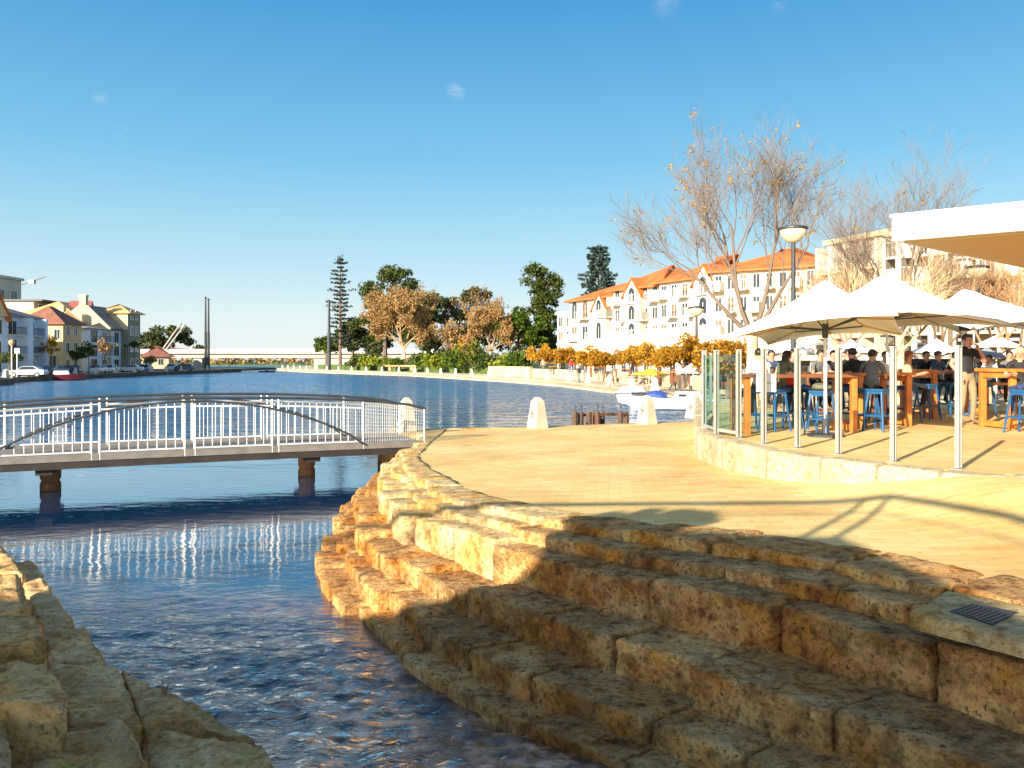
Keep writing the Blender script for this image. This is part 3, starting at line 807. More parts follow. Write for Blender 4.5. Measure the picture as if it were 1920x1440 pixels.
# ------------------------------------------------------------ building kit
class Facade:
    """local frame on a wall: t along (left to right seen from outside), n outwards"""
    def __init__(s, root, p0, p1, z0):
        s.root = root; s.p0 = V((p0[0], p0[1], 0)); s.p1 = V((p1[0], p1[1], 0)); s.L = (s.p1-s.p0).length
        s.t = (s.p1-s.p0).normalized(); s.n = V((s.t.y, -s.t.x, 0)); s.z0 = z0
    def q(s, a, b, z): p = s.p0+s.t*a+s.n*b; return V((p.x, p.y, s.z0+z))
    def slab(s, mb, a0, a1, b0, b1, z0, z1):
        vs = [s.q(a, b, z) for z in (z0, z1) for a, b in ((a0, b0), (a1, b0), (a1, b1), (a0, b1))]
        mb.add(vs, [(0, 1, 2, 3), (7, 6, 5, 4), (0, 4, 5, 1), (1, 5, 6, 2), (2, 6, 7, 3), (3, 7, 4, 0)]); return mb
    def window(s, a, z, w, h, frame='white', pane='pane', arch=False, mull=1):
        mb = MB(); t = .07
        s.slab(mb, a-w/2-t, a-w/2, .0, .09, z, z+h); s.slab(mb, a+w/2, a+w/2+t, .0, .09, z, z+h)
        s.slab(mb, a-w/2-t, a+w/2+t, .0, .14, z-t, z); 
        if not arch: s.slab(mb, a-w/2-t, a+w/2+t, .0, .09, z+h, z+h+t)
        for i in range(mull): s.slab(mb, a-w/2+w*(i+1)/(mull+1)-.025, a-w/2+w*(i+1)/(mull+1)+.025, .02, .06, z, z+h)
        fr = mb
        pn = MB(); pts = [(a-w/2, z), (a+w/2, z), (a+w/2, z+h)]
        if arch: pts += [(a+w/2*cos(pi*i/6), z+h+w/2*sin(pi*i/6)) for i in range(1, 6)]
        pts.append((a-w/2, z+h))
        if arch:
            for i in range(6):
                a0, a1 = pi*i/6, pi*(i+1)/6
                fr.bar(s.q(a+(w/2+t/2)*cos(a0), .045, z+h+(w/2+t/2)*sin(a0)), s.q(a+(w/2+t/2)*cos(a1), .045, z+h+(w/2+t/2)*sin(a1)), t, .09)
        k = len(pts)
        pn.add([s.q(x, .012, y) for x, y in pts]+[s.q(x, .03, y) for x, y in pts], [tuple(range(k)), tuple(reversed(range(k, 2*k)))]+[(i, k+i, k+(i+1) % k, (i+1) % k) for i in range(k)])
        f = fr.build('window', M[frame], s.root); pn.build('pane', M[pane], f)
    def balcony(s, a0, a1, z, d=1.3, railm='dark_steel', slabm='white_wall', solid=False):
        mb = MB(); s.slab(mb, a0, a1, .01, d, z-.16, z); f = mb.build('balcony', M[slabm], s.root)
        mb = MB()
        if solid:
            s.slab(mb, a0, a1, d-.1, d-.005, z+.002, z+.95); s.slab(mb, a0, a0+.1, .01, d-.1, z+.002, z+.95); s.slab(mb, a1-.1, a1, .01, d-.1, z+.002, z+.95)
        else:
            mb.bar(s.q(a0, d-.05, z+1), s.q(a1, d-.05, z+1), .06, .05)
            for x in (a0+.03, a1-.03): mb.bar(s.q(x, 0, z+1), s.q(x, d-.05, z+1), .05, .05)
            k = max(2, int((a1-a0)/.22))
            for i in range(k+1): x = a0+(a1-a0)*i/k; mb.bar(s.q(x, d-.05, z), s.q(x, d-.05, z+1), .03, .03)
        mb.build('railing', M[railm], f)
def hip_roof(root, fa, depth, zt, h, over, m, ridge_in=None, name='roof', gable=False):
    ri = ridge_in if ridge_in is not None else depth/2
    L = fa.L; o = over; z = zt
    if gable: ri = -o+.001
    vs = [fa.q(-o, o, z), fa.q(L+o, o, z), fa.q(L+o, -depth-o, z), fa.q(-o, -depth-o, z), fa.q(ri, -depth/2, z+h), fa.q(L-ri, -depth/2, z+h)]
    lo = [v-V((0, 0, .18)) for v in vs[:4]]
    mb = MB(); mb.add(vs+lo, [(0, 1, 5, 4), (1, 2, 5), (2, 3, 4, 5), (3, 0, 4), (0, 6, 7, 1), (1, 7, 8, 2), (2, 8, 9, 3), (3, 9, 6, 0), (9, 8, 7, 6)])
    return mb.build(name, M[m], root)
def gable_wall(root, fa, a0, a1, b, zt, h, m, th=.3, name='gable'):
    am = (a0+a1)/2; mb = MB()
    f = [fa.q(a0, b, zt), fa.q(a1, b, zt), fa.q(am, b, zt+h)]; g = [fa.q(a0, b-th, zt), fa.q(a1, b-th, zt), fa.q(am, b-th, zt+h)]
    mb.add(f+g, [(0, 1, 2), (5, 4, 3), (0, 3, 4, 1), (1, 4, 5, 2), (2, 5, 3, 0)])
    return mb.build(name, M[m], root)
def gable_roof(root, fa, a0, a1, b0, b1, zt, h, m, over=.3, name='roof'):
    """ridge runs along n"""
    am = (a0+a1)/2; mb = MB(); k = over*h/((a1-a0)/2)
    L0 = [fa.q(a0-over, b, zt-k) for b in (b0, b1)]; R0 = [fa.q(a1+over, b, zt-k) for b in (b0, b1)]; T = [fa.q(am, b, zt+h) for b in (b0, b1)]
    up = V((0, 0, .2)); vs = [L0[0], L0[1], T[0], T[1], R0[0], R0[1]]
    vs = vs+[v+up for v in vs]
    mb.add(vs, [(0, 1, 3, 2), (2, 3, 5, 4), (6, 8, 9, 7), (8, 10, 11, 9), (0, 6, 7, 1), (4, 5, 11, 10), (0, 2, 8, 6), (2, 4, 10, 8), (1, 7, 9, 3), (3, 9, 11, 5)])
    return mb.build(name, M[m], root)
def walls(root, fa, depth, h, m, name='wall', side_m=None):
    mb = MB(); vs = [fa.q(a, b, z) for z in (0, h) for a, b in ((0, 0), (fa.L, 0), (fa.L, -depth), (0, -depth))]
    mb.add(vs, [(3, 2, 1, 0), (4, 5, 6, 7), (0, 1, 5, 4), (1, 2, 6, 5), (2, 3, 7, 6), (3, 0, 4, 7)])
    return mb.build(name, M[m], root)
def left_side(fa, depth, root):
    p = fa.q(0, -depth, 0); r = fa.q(0, 0, 0); return Facade(root, (p.x, p.y), (r.x, r.y), fa.z0)
def right_side(fa, depth, root):
    p = fa.q(fa.L, 0, 0); r = fa.q(fa.L, -depth, 0); return Facade(root, (p.x, p.y), (r.x, r.y), fa.z0)
# ------------------------------------------------------------ left shore: quay, street, houses
LQ = -.62
def left_shore():
    e = [(-52, 60), (-54.5, 83), (-57, 91.5), (-60.5, 96.5), (-61.0, 100), (-62.5, 120), (-63.2, 150), (-63.0, 186), (-70, 188), (-70, 250), (-300, 250), (-300, 60)]
    mb = MB(); mb.prism(e[:-2]+[(-300, 250), (-300, 60)], -2.5, LQ); 
    tag(mb.build('left_shore_street', M['asph']), kind='structure')
    qp = e[:8]
    mb = MB()
    for p, q in zip(qp, qp[1:]):
        d = V((q[0]-p[0], q[1]-p[1])).normalized(); nn = V((d.y, -d.x))
        mb.prism([(p[0]-nn.x*.6, p[1]-nn.y*.6), (p[0]+nn.x*.06, p[1]+nn.y*.06), (q[0]+nn.x*.06, q[1]+nn.y*.06), (q[0]-nn.x*.6, q[1]-nn.y*.6)], -2.5, LQ+.12)
    tag(mb.build('left_quay_edge', M['quay_dark']), kind='structure')
    mb = MB(); mb.prism([(-62.2, 97), (-70, 97), (-70, 186), (-64, 186)], LQ+.01, LQ+.03)
    tag(mb.build('left_quay_pavement', M['prom']), kind='structure')
    mb = MB(); mb.prism([(-53.2, 70), (-55.4, 83.5), (-58, 92), (-61.3, 97), (-66, 97), (-62, 80), (-60, 70)], LQ+.01, LQ+.22)
    tag(mb.build('left_grass_bank', M['grass']), kind='structure')
left_shore()
def cx(u, x): return x*FPX/(u-960)   # depth y where the line x=const meets column u
def zv(v, d): return CAMZ-(v-HOR)/FPX*d
def houses():
    z0 = LQ
    # pale blue terrace house with orange gable
    XF = -70.5
    ya, yb = cx(-45, XF), cx(74, XF)
    r = thing('townhouse', 'pale blue waterside townhouse with stacked balconies and an orange gabled roof at the far left', 'house', (XF, ya, z0))
    f = Facade(r, (XF, ya), (XF, yb), z0); H = zv(592, (ya+yb)/2)-z0
    walls(r, f, 12, H, 'blue_wall')
    hip_roof(r, f, 12, H, 2.6, .5, 'tile_grey')
    gable_wall(r, f, .6, 5.8, .6, H-.2, 3.4, 'ochre_wall', th=.6); gable_roof(r, f, .6, 5.8, -5, .9, H-.2, 3.5, 'tile', .5)
    for a in (1.6, 4.8): f.window(a, H-2.6, .9, 1.9, arch=False)
    f.window(3.2, H-2.2, 1.2, 1.8, arch=True)
    for k in range(3):
        z = .5+k*(H-.4)/3
        for a in (7.6, 11.8): f.window(a, z, 1.9, 1.9, pane='pane' if k else 'pane_warm')
        if k: f.balcony(6.3, 8.9, z-.05, 1.3); f.balcony(10.6, 13.2, z-.05, 1.3)
        for a in (1.6, 4.6):
            if k < 2: f.window(a, z, 1.0, 1.6)
    mb = MB(); f.slab(mb, 9.2, 10.3, .01, 1.4, 0, H-.2); mb.build('pilaster', M['blue_wall'], r)
    mb = MB(); f.slab(mb, 13.4, 13.9, .01, 1.4, 0, H-.2); mb.build('pilaster', M['blue_wall'], r)
    # white modern block behind
    X2 = -100
    ya2, yb2 = 150, 163
    r = thing('apartment_block', 'white flat roofed apartment block rising behind the orange gable at the far left', 'apartment block', (X2, ya2, z0))
    f = Facade(r, (X2, ya2), (X2, yb2), z0); H2 = zv(519, 155)-z0
    walls(r, f, 16, H2, 'white_wall'); s = left_side(f, 16, r)
    mb = MB(); f.slab(mb, -.4, f.L+.4, .4, -16.4, H2+.002, H2+.5); mb.build('roof', M['white_wall'], r)
    for k in range(4):
        for a in (2.5, 6.5, 10.5): f.window(a, 2+k*4, 2.0, 2.0)
        for a in (4, 9, 13): s.window(a, 2+k*4, 2.4, 2.0)
    mb = MB(); mb.box((X2-4, ya2+6, z0+H2+1.1), (3, 3, 1.2)); mb.build('plant_room', M['grey_wall'], r)
    r = thing('apartment_block', 'grey apartment block with glazed corner balconies behind the pale blue townhouse', 'apartment block', (-92, 146, z0))
    f = Facade(r, (-88.5, 148), (-88.5, 156), z0); H3 = zv(566, 150)-z0
    walls(r, f, 10, H3, 'grey_wall')
    for k in range(4): f.balcony(.5, 7.5, 2.2+k*2.8, 1.5, 'steel'); f.window(4, 2.4+k*2.8, 5, 1.8, mull=3)
    mb = MB(); f.slab(mb, -.5, 8.8, 1.9, -10.5, H3+.002, H3+.3); mb.build('roof', M['dark_steel'], r)
    # crane jib far behind
    mb = MB(); a = P(45, 533, 420); b = P(86, 519, 430)
    a = P(26, 539, 420); mb.bar(a, b, .6, .8); mb.box(tuple(P(60, 528.5, 424)), (3, 2, 2.0))
    t = thing('tower_crane', 'thin distant tower crane jib slanting above the white apartment block', 'crane', tuple(P(60, 690, 424)))
    mb.build('jib', M['grey_wall'], t)
    mb = MB(); q = a; mb.tube([V((q.x, q.y, LQ)), q], .8, 4); mb.build('mast', M['steel'], t)
    # ochre house with red hipped roof
    XF = -71.5
    ya, yb = cx(118, XF), cx(153, XF)
    r = thing('townhouse', 'yellow ochre townhouse with a dark red hipped roof and one wide upper balcony opening', 'house', (XF, ya, z0))
    f = Facade(r, (XF, ya), (XF, yb), z0); H = zv(606, ya)-z0; D = 7.2
    walls(r, f, D, H, 'ochre_wall'); hip_roof(r, f, D, H, 2.9, .6, 'tile_red', 2.2)
    s = left_side(f, D, r)
    s.window(3.6, H-2.6, 2.6, 1.7, mull=3); s.balcony(2.0, 5.4, H-2.75, .9, 'dark_steel', 'cream_wall'); s.window(6.3, H-2.5, .9, 1.5)
    for a in (1.5, 3.4, 5.6): s.window(a, 1.2, 1.1, 1.7)
    for k in range(3):
        for a in (1.3, 3.6): f.window(a, .8+k*2.7, 1.0, 1.5, pane='pane')
    # orange roofed house behind
    ya = 146; XB = -80
    r = thing('townhouse', 'cream townhouse with orange hip roof and maroon gabled dormer behind the ochre house', 'house', (XB, ya, z0))
    f = Facade(r, (XB, ya), (XB, 158), z0); H = zv(592, 150)-z0
    walls(r, f, 9.5, H, 'cream_wall'); hip_roof(r, f, 9.5, H, 2.7, .5, 'tile_tan', 3.5)
    gable_wall(r, f, 3.4, 6.8, .5, H-1.2, 3.8, 'maroon', .5); gable_roof(r, f, 3.4, 6.8, -3.5, .8, H-1.2, 3.9, 'maroon', .25)
    mb = MB(); f.slab(mb, 3.2, 7.0, .01, .5, 0, H-1.2); mb.build('bay', M['grey_wall'], r)
    for k in range(3): f.window(1.6, .8+k*2.9, 1.2, 1.7, 'maroon'); f.window(9, .8+k*2.9, 1.2, 1.7)
    s = left_side(f, 9.5, r)
    for a in (2, 5, 8): s.window(a, H-2.4, 1.1, 1.5)
    # blue grey row house with balconies, yellow gable and chimneys
    XF = -72.5
    ya, yb = cx(166, XF), cx(238, XF)
    r = thing('townhouse', 'pale grey blue row house with tiers of balconies below a tall yellow gable and chimneys', 'house', (XF, ya, z0))
    f = Facade(r, (XF, ya), (XF, yb), z0); H = zv(618, (ya+yb)/2)-z0
    walls(r, f, 11, H, 'blue_wall')
    Ls = f.L; hip_roof(r, f, 11, H, 1.5, .4, 'tile_grey')
    s = left_side(f, 11, r)
    for a in (3, 7): s.window(a, H-2.3, 1.3, 1.5)
    # tall gable wall facing the viewer
    g0 = f.q(Ls*.50, -9, 0); g1 = f.q(Ls*.50, .3, 0); gf = Facade(r, (g0.x, g0.y), (g1.x, g1.y), z0)
    mb = MB(); poly = [(0, 0), (9.3, 0), (9.3, H+.3), (5.2, H+4.4), (3.6, H+4.4), (0, H+1.6)]
    k = len(poly); mb.add([gf.q(a, 0, z) for a, z in poly]+[gf.q(a, -.4, z) for a, z in poly], [tuple(range(k)), tuple(reversed(range(k, 2*k)))]+[(i, k+i, k+(i+1) % k, (i+1) % k) for i in range(k)])
    mb.build('gable', M['cream_wall'], r)
    mb = MB(); gf.slab(mb, 3.7, 4.9, -.8, .1, H+4.402, H+6.0); gf.slab(mb, 3.6, 5.0, -.9, .2, H+6.002, H+6.25); mb.build('chimney', M['cream_wall'], r)
    mb = MB(); f.slab(mb, 3.0, 4.0, -6, -7, H+.3, H+4.0); mb.build('chimney', M['cream_wall'], r)
    mb = MB(); mb.lathe(tuple(f.q(2.5, -5, H+.02)), [(2.6, 0), (2.7, 1.2), (2.7, 1.21), (.1, 3.1)], 4); mb.build('turret', M['tile_tan'], r)
    gable_roof(r, Facade(r, (gf.q(0, 0, 0).x, gf.q(0, 0, 0).y), (gf.q(9.3, 0, 0).x, gf.q(9.3, 0, 0).y), z0), 1.2, 9.3, -8, -.42, H+.3, 3.9, 'tile_grey', .2)
    for i in range(3):
        zz = .5+i*(H-.3)/3
        for a in (1.8, 5.2, 9.6, 13.4, 17.2):
            if a < Ls-1: f.window(a, zz, 1.7, 1.8, 'maroon' if a == 1.8 else 'white')
        if i:
            for a in (5.2, 13.4, 17.2):
                if a < Ls-1.5: f.balcony(a-1.5, a+1.5, zz-.05, 1.2, 'dark_steel', 'white')
    # tower at the end of the row
    XF = -71.2
    ya, yb = cx(240, XF), cx(263, XF)
    r = thing('corner_tower', 'dark olive stone tower house with tan pyramid roof ending the row on the right', 'tower house', (XF, ya, z0))
    f = Facade(r, (XF, ya), (XF, yb), z0); H = zv(586, ya)-z0; D = 5.6
    walls(r, f, D, H, 'olive_wall'); s = left_side(f, D, r)
    mb = MB(); s.slab(mb, .02, D+.02, .01, .16, H-3.2, H-.05); mb.build('upper_panel', M['cream_wall'], r)
    hip_roof(r, f, D, H, 1.7, .7, 'tile_tan', D/2)
    for i in range(4): f.window(f.L*.3, .8+i*3.0, 1.1, 1.7); f.window(f.L*.7, .8+i*3.0, 1.1, 1.7)
    for i in range(3): s.window(2.6, 1+i*3.2, 1.3, 1.7)
    # low tan building to the right of the tower
    r = thing('low_building', 'low tan building with brown tiled roof at the left end of the far bridge', 'building', (-94, 203, z0))
    f = Facade(r, (-94, 203), (-88, 205), z0)
    walls(r, f, 8, 3.2, 'cream_wall'); hip_roof(r, f, 8, 3.2, 2.6, .8, 'tile_red')
    for a in (1.5, 4.5): f.window(a, 1.0, 1.2, 1.5)
houses()
# ------------------------------------------------------------ parked cars
def car(name, label, col, loc, rz, wagon=0, group='cars parked along the left quay'):
    t = thing(name, label, 'car', loc, rz, group)
    mi = Matrix.Translation(V(loc)) @ Matrix.Rotation(rz, 4, 'Z')
    def w(p): return tuple(mi @ V(p))
    prof = [(-2.1, .32), (-2.15, .62), (-2.0, .84), (-1.05, .92), (-.45, 1.38), (.9 if not wagon else 1.5, 1.42), (1.6 if not wagon else 2.0, .98), (2.1, .92), (2.18, .6), (2.1, .32)]
    mb = MB(); k = len(prof); ins = [0, 0, 0, .02, .18, .18, .05, .02, 0, 0]
    mb.add([w((x, -.86+i, z)) for (x, z), i in zip(prof, ins)]+[w((x, .86-i, z)) for (x, z), i in zip(prof, ins)], [tuple(range(k)), tuple(reversed(range(k, 2*k)))]+[(i, k+i, k+(i+1) % k, (i+1) % k) for i in range(k)])
    mb.build('body', M[col], t)
    mb = MB(); gl = [(-.92, .96), (-.42, 1.33), (.85 if not wagon else 1.42, 1.36), (1.35 if not wagon else 1.8, .99)]
    for sg in (-1, 1):
        mb.add([w((x, sg*(.855 if z < 1.1 else .70), z)) for x, z in gl]+[w((x, sg*(.82 if z < 1.1 else .64), z)) for x, z in gl], [(0, 1, 2, 3), (7, 6, 5, 4), (0, 4, 5, 1), (1, 5, 6, 2), (2, 6, 7, 3), (3, 7, 4, 0)])
    a, b = prof[3], prof[4]
    mb.add([w((x-.012, y, z+.012)) for x, z, y in ((a[0]+.03, a[1]+.03, -.74), (b[0]-.03, b[1]-.03, -.62), (b[0]-.03, b[1]-.03, .62), (a[0]+.03, a[1]+.03, .74))], [(0, 1, 2, 3)])
    mb.build('windows', M['pane'], t)
    for x in (-1.35, 1.35):
        for sg in (-1, 1):
            mb = MB(); mb.tube([w((x, sg*.88, .32)), w((x, sg*.68, .32))], .32, 12); wh = mb.build('wheel', M['rubber'], t)
            mb = MB(); mb.tube([w((x, sg*.895, .32)), w((x, sg*.885, .32))], .19, 10); mb.build('rim', M['steel'], wh)
    return t
M['car_blue'] = mat('car_paint_blue', (.06, .15, .34), .25, .04, 1); M['car_silver'] = mat('car_paint_silver', (.50, .54, .60), .25, .04, 1)
M['car_navy'] = mat('car_paint_navy', (.02, .04, .11), .25, .04, 1); M['car_white'] = mat('car_paint_white', (.75, .76, .78), .25, .03, 1)
M['boat_red'] = mat('maroon_hull_paint', (.16, .02, .03), .35, .1, 1)
for i, (u, x, c, lab, wg) in enumerate([
    (52, -62.5, 'car_silver', 'silver car parked on the left quay behind the grass bank', 0),
    (76, -63.5, 'car_navy', 'dark navy car parked before the pale blue townhouse', 0),
    (102, -65, 'car_blue', 'mid blue car parked in front of the ochre house', 0),
    (122, -66, 'car_navy', 'navy hatchback parked behind the moored maroon boat', 1),
    (182, -67.5, 'car_silver', 'silver wagon parked below the grey blue row house', 1),
    (206, -68, 'car_white', 'white car parked under the balconies of the row house', 0),
    (244, -67.5, 'car_silver', 'silver car parked at the foot of the olive tower house', 0),
    (272, -68, 'car_blue', 'light blue car parked right of the olive tower house', 0),
    (322, -68.5, 'car_silver', 'silver hatchback parked under the left end of the far bridge', 1),
    (342, -66.5, 'car_navy', 'navy van like car nearest the pair of tall dark poles', 1)]):
    car('parked_car', lab, c, (x, cx(u, x), LQ+.03), radians(95+((i*37) % 9)-4) if i % 3 else radians(12), wg)
# maroon boat moored at the left quay
t = thing('motorboat', 'small maroon and white motorboat moored at the corner of the left quay', 'boat', tuple(G(120, 713, WZ)))
c = G(120, 713, WZ)
def hull(mb, c, L, B, H, rz, sheer=.25, n=10):
    ca, sa = cos(rz), sin(rz); rings = []
    for i in range(n+1):
        f = i/n; b = B/2*(1-max(0, (f-.45)/.55)**2.2)+.01; x = (f-.5)*L
        zt = H*(1+sheer*f*f)
        rings.append([(x, -b, zt), (x, -b*.82, H*.15), (x, 0, -.12+H*.5*max(0, f-.7)), (x, b*.82, H*.15), (x, b, zt)])
    vs = [(c[0]+x*ca-y*sa, c[1]+x*sa+y*ca, c[2]+z) for r in rings for x, y, z in r]
    fs = [(i*5+k, i*5+k+1, (i+1)*5+k+1, (i+1)*5+k) for i in range(n) for k in range(4)]
    fs += [(i*5+4, i*5, (i+1)*5, (i+1)*5+4) for i in range(n)]
    fs += [(0, 4, 3, 2, 1)]
    return mb.add(vs, fs)
mb = MB(); hull(mb, c, 5.2, 1.9, .75, radians(25)); mb.build('hull', M['boat_red'], t)
mb = MB(); mb.box((c.x-.3, c.y-.1, c.z+1.1), (2.0, 1.3, .65), radians(25), .8); mb.build('cabin', M['white'], t)
mb = MB(); mb.box((c.x-.3, c.y-.1, c.z+1.5), (2.2, 1.5, .12), radians(25)); mb.build('canopy', M['car_navy'], t)
# ------------------------------------------------------------ tall mooring poles, raking masts
def pole(u, v0, v1, d, label, r=.22, name='tall_pole', u1=None):
    a, b = P(u, v0, d), P(u1 or u, v1, d)
    t = thing(name, label, 'pole', tuple(a))
    mb = MB(); mb.tube([a, a.lerp(b, .55)], [r*1.25, r*1.15], 8); mb.build('lower_shaft', M['dark_steel'], t)
    mb = MB(); mb.tube([a.lerp(b, .55), b], [r*.95, r*.7], 8); mb.build('upper_shaft', M['dark_steel'], t)
    mb = MB(); mb.lathe(tuple(b), [(r*.9, 0), (r*1.0, .25), (r*.3, .45)], 8); mb.build('cap', M['dark_steel'], t)
pole(385.5, 698, 560, 178, 'left one of the pair of tall dark poles at the end of the left quay', .26)
pole(391, 698, 563, 180, 'right one of the pair of tall dark poles at the end of the left quay', .26)
pole(617, 694, 566, 172, 'single tall dark pole on the point in front of the far bridge abutment', .34)
for (u0, v0, u1, v1, d, lab) in ((300, 655, 338, 608, 214, 'left one of two pale raking masts leaning right above the far bridge'), (306, 656, 345, 611, 217, 'right one of two pale raking masts leaning right above the far bridge'), (702, 664, 645, 594, 212, 'pale raking mast leaning left above the right half of the far bridge')):
    a, b = P(u0, v0, d), P(u1, v1, d)
    t = thing('raking_mast', lab, 'mast', tuple(a))
    mb = MB(); mb.tube([a-V((0, 0, 1)), b], [.24, .2], 8); mb.build('shaft', M['bridge_grey'], t)
    mb = MB(); mb.tube([b, b+(b-a).normalized()*.5], [.38, .2], 8); mb.build('tip', M['steel'], t)
# ------------------------------------------------------------ far bridge
def far_bridge():
    d = 216; y = d
    x0, x1 = P(262, 660, d).x, P(860, 660, d).x
    r = thing('road_bridge', 'long low pale road bridge with parapet rails crossing the far end of the inlet', 'bridge', (x0, y, WZ))
    mb = MB(); mb.box(((x0+x1)/2, y+3, zv(667, d)), (x1-x0, 6.5, 1.15)); mb.build('girder', M['bridge_grey'], r)
    mb = MB(); mb.box(((x0+x1)/2, y+3, zv(662, d)+.08), (x1-x0, 8, .5)); mb.build('deck', M['grey_wall'], r)
    for yy in (y-1, y+7):
        mb = MB(); n = 70
        for i in range(n+1):
            x = x0+(x1-x0)*i/n; mb.bar((x, yy, zv(661.5, d)+.3), (x, yy, zv(656, d)+.1), .09, .09)
        for v in (656, 657.5, 659): mb.bar((x0, yy, zv(v, d)+.1), (x1, yy, zv(v, d)+.1), .1, .16)
        mb.build('parapet_rail', M['white'], r)
    for u0, u1 in ((362, 378), (588, 662)):
        a, b = P(u0, 670, d).x, P(u1, 670, d).x
        mb = MB(); mb.box(((a+b)/2, y+3, (WZ-1+zv(667, d)-.6)/2), (b-a, 5.5, zv(667, d)-.6-WZ+1)); mb.build('pier', M['bridge_grey'], r)
far_bridge()
# ------------------------------------------------------------ far bank and woodland
mb = MB(); mb.prism([(-400, 385), (300, 385), (300, 900), (-400, 900)], -2, -.6)
tag(mb.build('far_bank', M['grass']), kind='structure')
rnd = random.Random(5); mb = MB()
for i in range(150):
    x = -300+i*4.0+rnd.uniform(-1, 1); h = rnd.uniform(2.0, 4.0)
    leafcards(mb, [((x, 398+rnd.uniform(-3, 6), -.3+h*.5), (3.0, 3.0, h*.5))], 42, 1.5, rnd)
tag(mb.build('far_woodland', M['leaf_tan']), 'low brown and green belt of trees along the far bank seen beneath the road bridge', 'woodland', kind='stuff')
for i, (u, lab) in enumerate(((490, 'small dark treetop showing above the far bridge rail, leftmost of four'), (528, 'small dark treetop above the far bridge rail, second from left of four'), (551, 'small dark treetop above the far bridge rail, third from left of four'), (573, 'small dark treetop above the far bridge rail, nearest the green wood'))):
    p = P(u, 655, 470); p.z = -.6
    leafy('distant_tree', lab, tuple(p), 5.0, [(0, 0, 6.6, 2.6, 2.6, 1.2)], M['leaf_dark'], M['bark'], 40+i, 260, .8, 7, 1.0, 'treetops above the far bridge')
# ------------------------------------------------------------ right promenade, peninsula and hill
RQ = [(-74, 250), (-60, 205), (-46, 178), (-34, 160), (-18, 138), (-8, 116), (-1.4, 101), (4.9, 83), (8.3, 66), (9.6, 53), (10.0, 42), (9.4, 33), (9.2, 26)]
RZ = -.68
def right_shore():
    mb = MB(); mb.prism(RQ+[(60, 22), (260, 22), (260, 330), (-74, 330)], -2.6, RZ)
    tag(mb.build('right_promenade', M['prom']), kind='structure')
    mb = MB()
    for p, q in zip(RQ, RQ[1:]):
        d = V((q[0]-p[0], q[1]-p[1])).normalized(); nn = V((-d.y, d.x))
        mb.prism([p, q, (q[0]+nn.x*.7, q[1]+nn.y*.7), (p[0]+nn.x*.7, p[1]+nn.y*.7)][::-1], WZ+.18, RZ+.10)
        mb.prism([(p[0]-nn.x*.04, p[1]-nn.y*.04), (q[0]-nn.x*.04, q[1]-nn.y*.04), (q[0]+nn.x*.6, q[1]+nn.y*.6), (p[0]+nn.x*.6, p[1]+nn.y*.6)][::-1], -2.6, WZ+.178)
    tag(mb.build('right_quay_edge', M['kerb']), kind='structure')
    # raised lawns of the peninsula
    mb = MB(); inner = [(x+5+.02*y, y+6) for x, y in RQ[:7]]
    mb.prism(inner+[(30, 112), (40, 300), (-60, 300)], RZ+.01, .35)
    tag(mb.build('peninsula_lawn', M['grass']), kind='structure')
    # upper terrace in front of the hotel, with cream retaining wall
    up = [(3.0, 108), (9.2, 90), (13.0, 72), (14.6, 58), (15.0, 44), (15.0, 30)]
    mb = MB(); mb.prism(up+[(200, 30), (200, 118), (8, 118)], RZ+.005, .05)
    tag(mb.build('hotel_forecourt', M['prom']), kind='structure')
    t = thing('retaining_wall', 'low cream retaining wall between the quay walk and the raised cafe forecourt', 'wall', (12, 72, RZ))
    mb = MB()
    for p, q in zip(up, up[1:]):
        d = V((q[0]-p[0], q[1]-p[1])).normalized(); nn = V((-d.y, d.x))
        mb.prism([(p[0]-nn.x*.25, p[1]-nn.y*.25), (q[0]-nn.x*.25, q[1]-nn.y*.25), (q[0]-nn.x*.003, q[1]-nn.y*.003), (p[0]-nn.x*.003, p[1]-nn.y*.003)][::-1], RZ, .32)
    mb.build('wall', M['kerb'], t)
    mb = MB()
    for p, q in zip(up, up[1:]):
        d = V((q[0]-p[0], q[1]-p[1])).normalized(); nn = V((-d.y, d.x))
        mb.prism([(p[0]-nn.x*.31, p[1]-nn.y*.31), (q[0]-nn.x*.31, q[1]-nn.y*.31), (q[0]+nn.x*.05, q[1]+nn.y*.05), (p[0]+nn.x*.05, p[1]+nn.y*.05)][::-1], .322, .42)
    mb.build('coping', M['white_wall'], t)
    t = thing('garden_wall', 'low cream wall at the foot of the lawn left of the golden trees', 'wall', (-6, 118, RZ))
    mb = MB()
    g = [(-3.4, 120), (2.6, 108.6)]
    for p, q in zip(g, g[1:]):
        mb.bar((p[0], p[1], .0), (q[0], q[1], .0), .4, 1.36)
    mb.build('wall', M['kerb'], t)
right_shore()
